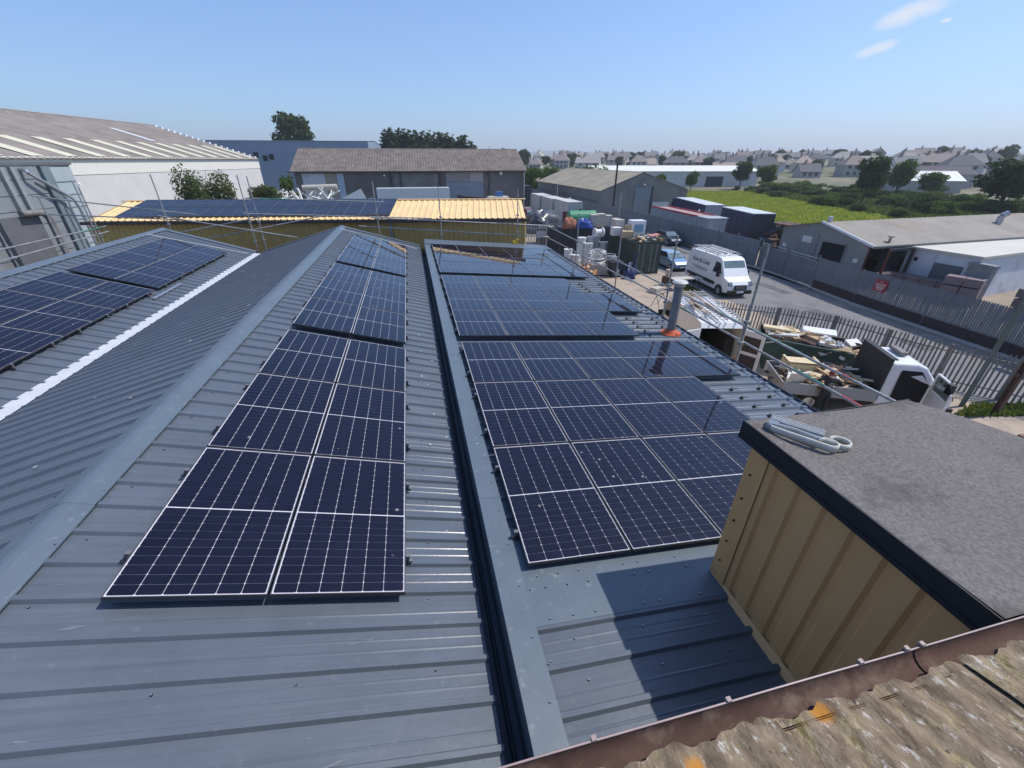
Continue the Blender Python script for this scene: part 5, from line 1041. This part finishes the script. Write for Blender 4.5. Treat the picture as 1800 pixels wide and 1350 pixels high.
for k in range(70): MB().obox((U(-2.4,2.4),U(-3.2,3.2),U(.1,2.2)),(U(.3,2),U(.1,.8),U(.05,.5)),(U(0,3),U(-.6,.6),U(0,3))).build('scrap_piece', [RUST,CONTD,RUST,mat('dark_teal_scrap',(.02,.06,.07),rough=.6)][k%4], sc)
rc = tag(MB().box(-1.2,1.2,-2,2,.3,2.4).box(-1.25,1.25,-2.05,2.05,2.3,2.45).build('scrap_bin', RUST), 'rust brown open scrap bin behind the trailer', 'bin'); rc.location = (41.8,41.5,0)
# lorries by the brown warehouse
trailer('white rigid box lorry trailer parked in front of the brown warehouse', (.6,74.5,0), rad(-1), 11.2,2.5,1.1,4.85,mat('white_box_panel',(.62,.63,.65),rough=.4,var=.05),mat('grey_doors',(1,1,1)),WHITE,mat('white_blue_cab',(.55,.6,.7),rough=.3,coat=.4))
bkv = thing('black_horsebox','black box trailer in front of the grey shutter door','trailer',(8.1,61,0),rad(12)); MB().shell([(-1.7,.6),(-1.7,4.7),(1.5,4.4),(1.7,.6)],lambda a,b:1.1).build('body', BLACK, bkv, bevel=.05); wheels(bkv,(-.5,.5),1.0,.35,.2); MB().box(-1.72,-1.7,-.9,.9,1,4.2).build('door', CONTD, bkv)
crv = thing('cream_van','cream van with a blue box on its roof before the brown warehouse','van',(12.1,60.5,0),rad(-5)); CRM = mat('cream_paint',(.62,.56,.42),rough=.4,coat=.3,var=.04); MB().shell([(-2,.5),(-2,4.2),(-1.7,4.45),(.9,4.45),(1.6,3.6),(2.1,2.9),(2.2,.5)],lambda a,b:1.05).build('body', CRM, crv, bevel=.08); flush('windscreen',[(1.55,.9,3.55),(1.55,-.9,3.55),(1.0,-.9,4.3),(1.0,.9,4.3)],DGLASS,crv,(1,0,.8),.02); wheels(crv,(-1.3,1.3),.95,.36,.2)
bb = tag(MB().obox((0,0,.25),(.9,.8,.5)).obox((0,0,.53),(.95,.85,.06)).build('plastic_crate', mat('blue_plastic',(.06,.16,.42),rough=.5)), 'bright blue plastic crate on the cream van roof', 'crate'); bb.location = (11.8,60.5,4.46)

# ------------------------------------------------------------------ yard: containers and what stands on and beside them
def container(label, loc, rz_, L, m, dm=None, h=2.7, doors=True, group=None):
    t = thing('shipping_container', label, 'container', loc, rz_, group); W_ = 2.44
    prof = []; n = int(L/.28)
    for k in range(n): prof += [(-L/2+L*k/n,0),(-L/2+L*(k+.3)/n,0),(-L/2+L*(k+.5)/n,1),(-L/2+L*(k+.8)/n,1)]
    prof.append((L/2,0)); c = len(prof)
    for s in (1,-1):
        mb = MB(); mb.add([(x,s*(W_/2-.04+.035*q),.12) for x,q in prof]+[(x,s*(W_/2-.04+.035*q),h-.1) for x,q in prof], [(i,i+1,c+i+1,c+i) for i in range(c-1)]); mb.build('side_wall', m, t)
    MB().box(-L/2,L/2,-W_/2+.01,W_/2-.01,h-.12,h).build('roof', m, t); MB().box(-L/2,L/2,-W_/2+.03,W_/2-.03,.0,.14).box(-L/2,-L/2+.06,-W_/2+.02,W_/2-.02,.1,h-.1).build('base', m, t)
    for x in (-L/2,L/2-.12):
        for y in (-W_/2,W_/2-.12): MB().box(x,x+.12,y,y+.12,0,h+.01).build('corner_post', m, t)
    if doors:
        for s in (-1,1):
            d = MB().box(L/2-.08,L/2-.02,min(0,s*(W_/2-.12))+.015,max(0,s*(W_/2-.12))-.015,.16,h-.14).build('door', dm or m, t)
            for q in (.35,.8): MB().cyl((L/2+.02,s*q,.2),(L/2+.02,s*q,h-.16),.022,n=6).box(L/2-.01,L/2+.05,s*q-.06,s*q+.06,1.1,1.16).build('lock_bar', GALV, d)
            for z in (.5,1.35,2.2): MB().box(L/2-.015,L/2+.005,s*.56-.5,s*.56+.5,z,z+.05).build('door_rib', dm or m, d)
    return t
container('dark green shipping container with locked doors facing the yard', (19.55,36.05,0), rad(-94), 6.05, CONTG, mat('green_door_paint',(.06,.085,.065),rough=.55,var=.25,scale=2))
container('dark shipping container lying crosswise behind the buckets', (17.65,42.9,0), rad(-7), 6.05, CONTD)
def carton(label, loc, size, m, rz_=0, cat='box', name='cardboard_box', group=None):
    t = thing(name, label, cat, loc, rz_, group); a,b,c = size; MB().box(-a/2,a/2,-b/2,b/2,0,c).build('carton', m, t, bevel=.015); MB().box(-a/2-.003,a/2+.003,-.03,.03,c*.4,c+.004).build('tape', mat('packing_tape',(.5,.42,.3),rough=.4), t); return t
KR = mat('kraft_card',(.5,.37,.23),rough=.85,var=.08,scale=2); PC = mat('pale_card',(.45,.41,.36),rough=.85,var=.1,scale=2); BLU = mat('blue_tarpaulin',(.03,.07,.32),rough=.45,var=.15,scale=3); BRK = mat('red_brown_bag',(.3,.12,.075),rough=.8,var=.3,scale=4)
Z2 = 2.712
def heap(name, label, cat, loc, w_, h, m, n, size, seed):
    """lumpy covered heap: displaced dome"""
    rr = random.Random(seed); mb = MB(); nu, nv = 18, 8; vs = []
    for j in range(nv+1):
        for i in range(nu):
            a = 2*math.pi*i/nu; b = math.pi/2*j/nv; k = 1+.22*math.sin(a*3+seed)+.14*math.sin(a*7+j*2.1)+rr.uniform(-.07,.07); vs.append((w_[0]/2*math.cos(a)*math.cos(b)**.6*k, w_[1]/2*math.sin(a)*math.cos(b)**.6*k, h*math.sin(b)*(1+.12*math.sin(a*4+j))))
    mb.add(vs, [(j*nu+i,j*nu+(i+1)%nu,(j+1)*nu+(i+1)%nu,(j+1)*nu+i) for j in range(nv) for i in range(nu)], 0, True)
    o = tag(mb.build(name, m), label, cat); o.location = loc; return o
heap('rubble_sack','red-brown rubble bags on the crosswise container','sack',(15.45,42.3,Z2),(1.5,1.5),.95,BRK,0,0,3)
heap('blue_tarpaulin','blue tarpaulin bundle on the crosswise container','tarpaulin',(16.95,42.0,Z2),(1.7,1.4),.85,BLU,0,0,4)
for k,(x,y,z,s) in enumerate(((17.95,41.9,.16,(.75,.9,1.1)),(18.75,42.0,.16,(.75,.9,1.15)),(19.6,42.3,.16,(.8,.9,.95)),(20.4,42.0,.02,(.6,.8,.8)))):
    carton(['left beige carton stack on the crosswise container pallet','right beige carton stack on the crosswise container pallet','beige crate behind the carton stacks on the container','small brown crate at the container end'][k],(x,y,Z2+z),s,PC,rad(-7))
def pallet(label, loc, rz_, m=None, group='pallets'):
    t = thing('pallet', label, 'pallet', loc, rz_, group); m = m or TIM[1]
    for k in range(5): MB().box(-.6,.6,-.5+k*.225,-.4+k*.225,.12,.14).build('deck_board', m, t)
    for y in (-.5,-.05,.4): MB().box(-.6,.6,y,y+.1,0,.02).box(-.6,-.45,y,y+.1,.02,.12).box(-.07,.07,y,y+.1,.02,.12).box(.45,.6,y,y+.1,.02,.12).build('bearer', m, t)
    return t
pallet('pallet under the beige cartons on the crosswise container',(18.35,41.95,Z2),rad(-7))
# on the green container
carton('tan cardboard box on the green container, left end',(18.55,35.6,Z2),(1.0,.75,.55),KR,rad(-12)); carton('pale crate stacked at the back of the green container',(18.65,37.9,Z2),(.9,.9,1.25),PC,rad(4)); carton('white appliance carton behind the tan box',(18.1,36.9,Z2),(.8,.8,.7),OFFW,rad(-4))
fz = thing('white_cabinet','white cabinet with blue-grey glass panel on the green container','cabinet',(19.7,36.2,Z2),rad(-4)); MB().box(-.65,.65,-.5,.5,0,1.35).build('body', WHITE, fz, bevel=.03); MB().box(-.45,.45,-.53,-.501,.45,1.05).build('glass_panel', mat('blue_grey_pane',(.2,.33,.42),rough=.2), fz); MB().box(-.6,.6,-.52,-.501,.38,.42).build('handle', GALV, fz)
carton('second tan carton against the white cabinet',(19.0,36.2,Z2),(.55,.7,.95),KR,rad(3))
ju = thing('roof_clutter','offcuts, stones and sheet scraps along the green container roof edge','rubble',(19.6,33.9,Z2),rad(-4))
for k in range(34): MB().obox((U(-1.0,1.05),U(-.75,.9),.05+U(0,.22)),(U(.15,.8),U(.1,.4),U(.04,.16)),(U(-.3,.3),U(-.3,.3),U(0,3))).build('offcut', [TIM[1],TIM[3],KERB,TIM[2],PC][k%5], ju)
MB().obox((.55,-.1,.42),(.9,.5,.05),(.1,-.1,.2)).build('red_sheet', mat('faded_red',(.5,.2,.18),rough=.6), ju); MB().obox((.95,-.85,.1),(.1,.06,.28)).build('yellow_tag', mat('yellow_plastic',(1,1,1)), ju)
# bucket stacks
BK = mat('grey_bucket',(.4,.4,.42),rough=.5,var=.1,scale=3); BKL = mat('pale_bucket',(.6,.6,.6),rough=.5,var=.08)
bm = MB()
bm.cyl((0,0,0),(0,0,.34),.15,.175,n=14).cyl((0,0,.31),(0,0,.345),.188,n=14).cyl((0,0,.24),(0,0,.255),.18,n=14); bm1, bm2 = bm.mesh('bucket',BK), bm.mesh('bucket',BKL)
def bstack(label, x, y, k, me, s=2.2):
    t = thing('bucket_stack', label, 'buckets', (x,y,0), 0, 'bucket stacks'); t.scale = (s,s,s)
    for i in range(max(2,int(k*.72))): inst(me,'bucket',t,(U(-.015,.015),U(-.015,.015),i*.2),(U(-.02,.02),U(-.02,.02),U(0,6)))
    return t
for k,(x,y,n_,me,lab) in enumerate(((13.6,37.0,5,bm2,'white bucket stack nearest the dark hoarding'),(14.3,36.6,4,bm2,'second white bucket stack beside the hoarding'),(15.1,37.6,7,bm2,'tall pale bucket stack in the middle of the yard pile'),(15.6,37.2,6,bm2,'pale bucket stack in front of the tall ones'),(16.1,37.8,7,bm1,'grey bucket stack behind the pipe coils'),(16.7,38.0,7,bm1,'second grey bucket stack behind the pipe coils'),(17.2,37.4,6,bm1,'right hand grey bucket stack by the green container'))): bstack(lab,x,y,n_,me)
dk = thing('pipe_drum','white cable drum lying on top of the grey bucket stacks','drum',(16.7,37.6,2.5)); MB().cyl((-.35,0,.4),(.35,0,.4),.3,n=16).build('core', BKL, dk)
for x in (-.4,.35): MB().ring((x+.02,0,.4),.33,.1,'X',18,6).build('flange', OFFW, dk)
def coils(label, x, y, z, n, r0, m, seed):
    t = thing('pipe_coil', label, 'pipe coil', (x,y,z)); rr = random.Random(seed)
    for k in range(n): MB().ring((rr.uniform(-.12,.12),rr.uniform(-.12,.12),.05+k*.09),r0*rr.uniform(.75,1.1),.032,'Z',22,6,0,rr.uniform(-.18,.18)).build('hoop', m, t)
    return t
coils('loose white pipe coils heaped before the bucket stacks',15.1,33.8,.9,13,.62,OFFW,1); coils('grey pipe coil propped by the green container corner',16.4,33.9,1.0,7,.5,BK,2)
cb = thing('stillage','low grey stillage box under the white pipe coils','box',(15.1,33.8,0),rad(-6)); MB().box(-.85,.85,-.6,.6,.1,.9).build('body', mat('pale_timber_box',(.34,.3,.27),rough=.8,var=.15), cb); MB().box(-.9,.9,-.65,.65,.0,.1).build('base', TIM[2], cb)
bi = thing('wheeled_bin','dark wheeled bin with pale label beside the pipe coils','bin',(16.5,32.9,0)); MB().shell([(-.5,.1),(-.55,1.2),(.55,1.2),(.5,.1)],lambda a,b:.45+.06*b).build('body', mat('dark_bin',(.03,.035,.045),rough=.5), bi); MB().box(-.58,.58,-.56,.56,1.2,1.27).build('lid', BLACK, bi); MB().box(-.2,.1,-.535,-.5,.4,.7).build('label_panel', BK, bi)
og = thing('offcut_pile','orange timber offcuts piled beside the eaves','timber',(13.9,33.2,0))
OR_ = mat('orange_timber',(.52,.24,.07),rough=.8,var=.25,scale=4)
for k in range(26): MB().obox((U(-.6,.6),U(-.7,.7),.1+U(0,.9)),(U(.2,.9),U(.08,.25),U(.04,.12)),(U(-.4,.4),U(-.5,.5),U(0,3))).build('offcut', OR_ if k%4 else TIM[0], og)
heap('blue_sack','dark blue sack slumped against the green container','sack',(17.9,33.0,0),(1.0,.8),1.0,mat('navy_sack',(.02,.03,.12),rough=.5,var=.2),0,0,9); heap('blue_sack','second dark blue sack in front of the first','sack',(17.3,31.9,0),(.9,.8),.8,mat('navy_sack',(1,1,1)),0,0,10)
pu = thing('pump_trolley','dark pump trolley with white gauge beside the container doors','machine',(17.9,32.5,0)); MB().cyl((0,0,.3),(0,0,1.6),.12,n=10).obox((0,0,1.7),(.25,.2,.3)).build('pump', mat('navy_metal',(.02,.03,.1),rough=.4,metal=.3), pu); MB().box(-.3,.3,-.2,.2,.1,.18).build('base', BLACK, pu)
rd = thing('red_machine','small rusty red machine with pale top by the container corner','machine',(19.3,29.3,0)); MB().box(-.35,.35,-.3,.3,.1,.7).build('body', RUST, rd); MB().cyl((-.1,0,.7),(-.1,0,1.25),.16,n=10).build('hopper', mat('pale_pink',(.5,.38,.33),rough=.7), rd); wheels(rd,(.2,),.3,.14,.08)
bn = thing('trestle_table','weathered trestle table on the weedy strip behind the van','table',(19.9,27.9,0),rad(-3)); MB().box(-1.2,1.2,-.4,.4,.84,.9).build('top', PC, bn)
for x in (-1,1):
    for s in (-1,1): MB().cyl((x,s*.35,0),(x,s*.2,.84),.03,n=6).build('leg', BLACK, bn)
pallet('grey wooden pallet on the concrete by the trestle table',(17.4,27.6,.0),rad(20),PC); pl2 = carton('low grey crate resting on the pallet by the trestle',(17.4,27.6,.145),(.9,.6,.25),PC,rad(22))
tf = thing('folding_trestle','folded steel trestle standing on the yard concrete','trestle',(15.9,24.7,0),rad(30))
for x in (-.45,.45): MB().cyl((x,-.3,0),(x,0,.75),.02,n=6).cyl((x,.3,0),(x,0,.75),.02,n=6).build('leg', BLACK, tf)
MB().cyl((-.45,0,.75),(.45,0,.75),.025,n=6).cyl((-.45,-.3,.02),(.45,-.3,.02),.015,n=6).build('bar', BLACK, tf)
tk = thing('green_tank','green cylindrical fuel tank on cradles behind the containers','tank',(21.1,53.2,0),rad(-4)); MB().cyl((-1.7,0,2.35),(1.7,0,2.35),.85,n=24).cyl((-1.85,0,2.35),(-1.7,0,2.35),.6,.85,n=24).cyl((1.7,0,2.35),(1.85,0,2.35),.85,.6,n=24).build('shell', mat('tank_green',(.05,.25,.13),rough=.45,var=.12,scale=1), tk)
for x in (-1,1): MB().box(x-.15,x+.15,-.8,.8,0,1.7).build('cradle', CONTG, tk)
MB().cyl((-.2,0,3.15),(-.2,0,3.4),.12,n=8).cyl((.9,0,3.15),(.9,0,3.35),.05,n=8).cyl((-.9,0,3.36),(1.2,0,3.36),.03,n=6).build('fitting', CONTG, tk)
for k in range(3): container(['white ribbed container with open pale door end nearest the tank','second white ribbed container in the row behind the tank','third white ribbed container at the far end of the row'][k], (24.2-.05*k,67.2+k*7.4,0), rad(-91), 6.6, mat('pale_container',(.5,.48,.45),rough=.6,var=.1,scale=1), mat('pale_container_door',(.4,.42,.4),rough=.6), 3.25 if k == 0 else 3.15, True, 'white containers')
rp = tag(MB().obox((0,0,1.4),(.9,.12,2.6)).obox((0,.08,1.4),(.8,.05,2.4)).build('maroon_door', mat('maroon_paint',(.12,.025,.03),rough=.6)), 'maroon sheet door leaning beside the green tank', 'door'); rp.location = (20.3,57,0)
tpv = heap('tarpaulin_load','dark low load under a shiny tarpaulin beside the white containers','tarpaulin',(17.6,59,0),(5.4,5),2.6,mat('shiny_grey_tarp',(.06,.065,.075),rough=.3,var=.3,scale=1),0,0,14)
car('dark red car parked beyond the tarpaulin load', (19.6,74,0), rad(-80), mat('crimson_paint',(.2,.01,.03),rough=.3,coat=.4), 4.2)
ct = container('black container standing at the end of the brown warehouse', (24.0,96,0), rad(-90), 6, CONTD, None, 4.0)
# pipes and junk behind the yellow shed
pj = thing('pipe_stack','tangled heap of white plastic pipes and rolls behind the yellow shed','pipes',(-15.3,72,0))
pmz = MB().cyl((-1.6,0,0),(1.6,0,0),.11,n=8).mesh('pipe', OFFW)
for k in range(90): o = inst(pmz,'pipe',pj,(U(-5,4.2),U(-1.5,1.5),2.6+U(0,2.3)-abs(U(-1,1))*.8),(0,U(-1.1,1.1),U(0,3.1)),(U(.4,1),1,1))
MB().box(-6.2,4.6,-1.8,1.8,0,2.7).build('base_stack', mat('junk_base',(.3,.28,.26),rough=.9,var=.3,scale=1), pj)
MB().cyl((-5,-1.9,3.1),(0,-1.9,3.1),.35,n=12).cyl((.5,-1.9,3.2),(4.5,-1.9,3.2),.4,n=12).cyl((0,0,5.2),(4.8,0,5.3),.4,n=12).build('roll', PC, pj)
wb = tag(MB().obox((0,0,0),(4.6,.12,2.4),(0,rad(-24),0)).obox((0,.08,0),(4.4,.05,2.2),(0,rad(-24),0)).build('white_board', WHITE), 'white sheet propped on a slant beside the pipe heap', 'board'); wb.location = (-8.6,70,3.1)
# brick pallets
BRC = mat('brick_pack',(.15,.12,.125),rough=.85,var=.15,scale=4); BRP = mat('pink_brick_pack',(.2,.15,.155),rough=.85,var=.12,scale=4)
bp1, bp2 = MB().box(-.46,.46,-.42,.42,0,.52).mesh('brick_pack',BRC), MB().box(-.46,.46,-.42,.42,0,.52).mesh('brick_pack',BRP)
def brickstack(label, x, y, rz_, nx, nz, me):
    t = thing('brick_stack', label, 'bricks', (x,y,0), rz_, 'brick stacks')
    for i in range(nx):
        for j in range(nz): inst(me,'brick_pack',t,(i*.98,U(-.02,.02),.1+j*.6),(0,0,U(-.02,.02)))
        MB().box(i*.98-.46,i*.98+.46,-.42,.42,0,.09).build('pallet_base', TIM[2], t)
    return t
brickstack('grey brick packs stacked four high before the white store',35.9,24.4,rad(-80),4,2,bp1); brickstack('pink brick packs in front of the dark wall end',36.0,21.0,rad(-70),2,3,bp2); brickstack('brick packs inside the open red-posted bay',34.6,24.9,rad(3),2,2,bp1); brickstack('dark brick packs at the right edge of the store yard',36.5,17.2,rad(-15),5,3,bp1)
dwl = tag(MB().box(-.2,.2,-.7,.7,0,2.6).box(-.25,.25,-.75,.75,2.5,2.65).build('wall_pier', CB), 'leaning-dark pier at the end of the white store', 'pier'); dwl.location = (37.3,20.6,0)
sp = tag(MB().box(-.05,.05,-1.0,1.0,0,.5).box(-.1,-.05,-1.05,1.05,-.05,.55).build('sign_board', mat('dark_sign',(.05,.055,.06),rough=.6)), 'small dark board with pale marks on the gate top at the right', 'sign'); sp.location = (28.4,11.2,2.4)
# gulls
def gull(label, loc, rz_):
    t = thing('gull', label, 'gull', loc, rz_); b = MB(); pr_ = [(-.2,.03),(-.12,.06),(0,.085),(.1,.07),(.16,.045),(.2,.05),(.25,.03)]; vs = []; n = 8
    for k,(x,r_) in enumerate(pr_):
        for j in range(n): a = 2*math.pi*j/n; vs.append((x, r_*math.cos(a)*.8, .2+r_*math.sin(a)+max(0,x)*.35))
    b.add(vs, [(k*n+j,k*n+(j+1)%n,(k+1)*n+(j+1)%n,(k+1)*n+j) for k in range(len(pr_)-1) for j in range(n)],0,True).cyl((.25,0,.29),(.31,0,.27),.014,.003,n=5); b.build('body', WHITE, t)
    MB().cyl((.0,.03,0),(.0,.03,.13),.01,n=5).cyl((0,-.03,0),(0,-.03,.13),.01,n=5).build('leg', PC, t); return t
gull('white gull standing on the white container roof',(25.0,68.5,3.26),rad(100)); gull('white gull standing on the hopper rim',(34.9,49,3.06),rad(40))

# ------------------------------------------------------------------ people
def person(label, loc, rz_, arms, cols, lean=0.0, legs=None):
    """one skinned body; local +y is where the person faces"""
    V = {'pel':(0,0,.96,.15),'wai':(0,.02+lean*.3,1.1,.135),'che':(0,.03+lean*.7,1.32,.155),'nek':(0,.02+lean,1.5,.06),'hea':(0,.04+lean*1.1,1.63,.085),'top':(0,.05+lean*1.1,1.73,.085)}
    E_ = [('pel','wai'),('wai','che'),('che','nek'),('nek','hea'),('hea','top')]
    for s,n in ((-1,'l'),(1,'r')):
        V['sh'+n] = (s*.19,.02+lean*.8,1.43,.065); el, hd = arms[n]; V['el'+n] = (*el,.045); V['ha'+n] = (*hd,.032); ex = Vector(hd)+(Vector(hd)-Vector(el)).normalized()*.1; V['fi'+n] = (*ex,.022); E_ += [('che','sh'+n),('sh'+n,'el'+n),('el'+n,'ha'+n),('ha'+n,'fi'+n)]
        lx = .1*s; V['hi'+n] = (lx,0,.9,.1); V['kn'+n] = (lx*1.15,.03,.5,.065); V['an'+n] = (lx*1.2,-.02,.09,.045); V['to'+n] = (lx*1.35,.15,.04,.04); E_ += [('pel','hi'+n),('hi'+n,'kn'+n),('kn'+n,'an'+n),('an'+n,'to'+n)]
    ks = list(V); me = bpy.data.meshes.new('body'); me.from_pydata([V[k][:3] for k in ks], [(ks.index(a),ks.index(b)) for a,b in E_], [])
    o = bpy.data.objects.new('body_tmp', me); COL.objects.link(o); m = o.modifiers.new('skin','SKIN'); m.use_smooth_shade = True
    for i,k in enumerate(ks): me.skin_vertices[0].data[i].radius = (V[k][3],V[k][3]*(.8 if k in ('pel','wai','che') else 1))
    me.skin_vertices[0].data[0].use_root = True; s = o.modifiers.new('sub','SUBSURF'); s.levels = s.render_levels = 2
    bpy.context.view_layer.update(); bm_ = bpy.data.meshes.new_from_object(o.evaluated_get(bpy.context.evaluated_depsgraph_get())); bpy.data.objects.remove(o)
    bm_.materials.clear()
    for c in cols: bm_.materials.append(c)
    for p in bm_.polygons:
        c = p.center; p.use_smooth = True
        armd = abs(c.x) > .27 or (c.y > .24+lean and c.z > .8)
        p.material_index = 4 if c.z < .1 else 2 if c.z < 1.0 and not armd else 0 if (armd and (Vector((abs(c.x),c.y,c.z))-Vector((.19,.02,1.43))).length > .3) else 1 if c.z < 1.5 else (3 if (c.z > 1.66 or c.y < .05+lean*1.1) and c.z > 1.56 else 0)
    t = thing('person', label, 'person', loc, rz_); inst(bm_,'body',t)
    MB().obox((0,.125+lean*1.1,1.63),(.03,.04,.045)).build('nose', cols[0], t)
    return t
SKIN = mat('skin_tone',(.45,.25,.18),rough=.6,var=.08); DARKT = mat('black_cotton',(.028,.028,.033),rough=.9,var=.2); REDH = mat('red_cap',(.2,.025,.025),rough=.8,var=.15); BOOT = mat('dark_boot',(.03,.025,.02),rough=.8)
p1 = person('person in black tee and red cap at the truck bed, back turned, arms reaching out', (14.74,10.74,0), rad(-25), {'l':((-.38,.16,1.26),(-.42,.42,1.2)),'r':((.42,.12,1.3),(.55,.36,1.26))}, [SKIN,DARKT,mat('dark_work_trousers',(.02,.022,.028),rough=.9),REDH,BOOT], .08)
p1.scale = (1.07,1.07,1.07)
MB().ring((0,-.095,1.26),.075,.006,'Y',20,5).obox((0,-.1,1.26),(.05,.01,.03)).build('shirt_logo', mat('faded_white_print',(.4,.4,.42),rough=.8), p1)
p2 = person('person in dark red top standing behind the open van', (12.35,13.0,0), rad(15), {'l':((-.28,.05,1.15),(-.24,.25,1.0)),'r':((.28,.05,1.15),(.24,.25,1.0))}, [SKIN,mat('dark_red_top',(.16,.025,.025),rough=.85,var=.1),mat('dark_work_trousers',(1,1,1)),mat('brown_hair',(.18,.08,.05),rough=.8),BOOT])

# ------------------------------------------------------------------ thin summer haze over the whole place
hm = bpy.data.materials.new('haze_air'); hm.use_nodes = True; hm.node_tree.nodes.clear()
ho = hm.node_tree.nodes.new('ShaderNodeOutputMaterial'); pv = hm.node_tree.nodes.new('ShaderNodeVolumePrincipled'); pv.inputs['Color'].default_value = (.93,.96,1,1); pv.inputs['Density'].default_value = .00035; pv.inputs['Anisotropy'].default_value = .2
hm.node_tree.links.new(pv.outputs[0], ho.inputs['Volume'])
struct(MB().box(-5600,5600,-5600,5600,-1.5,125).build('haze', hm), 'stuff')
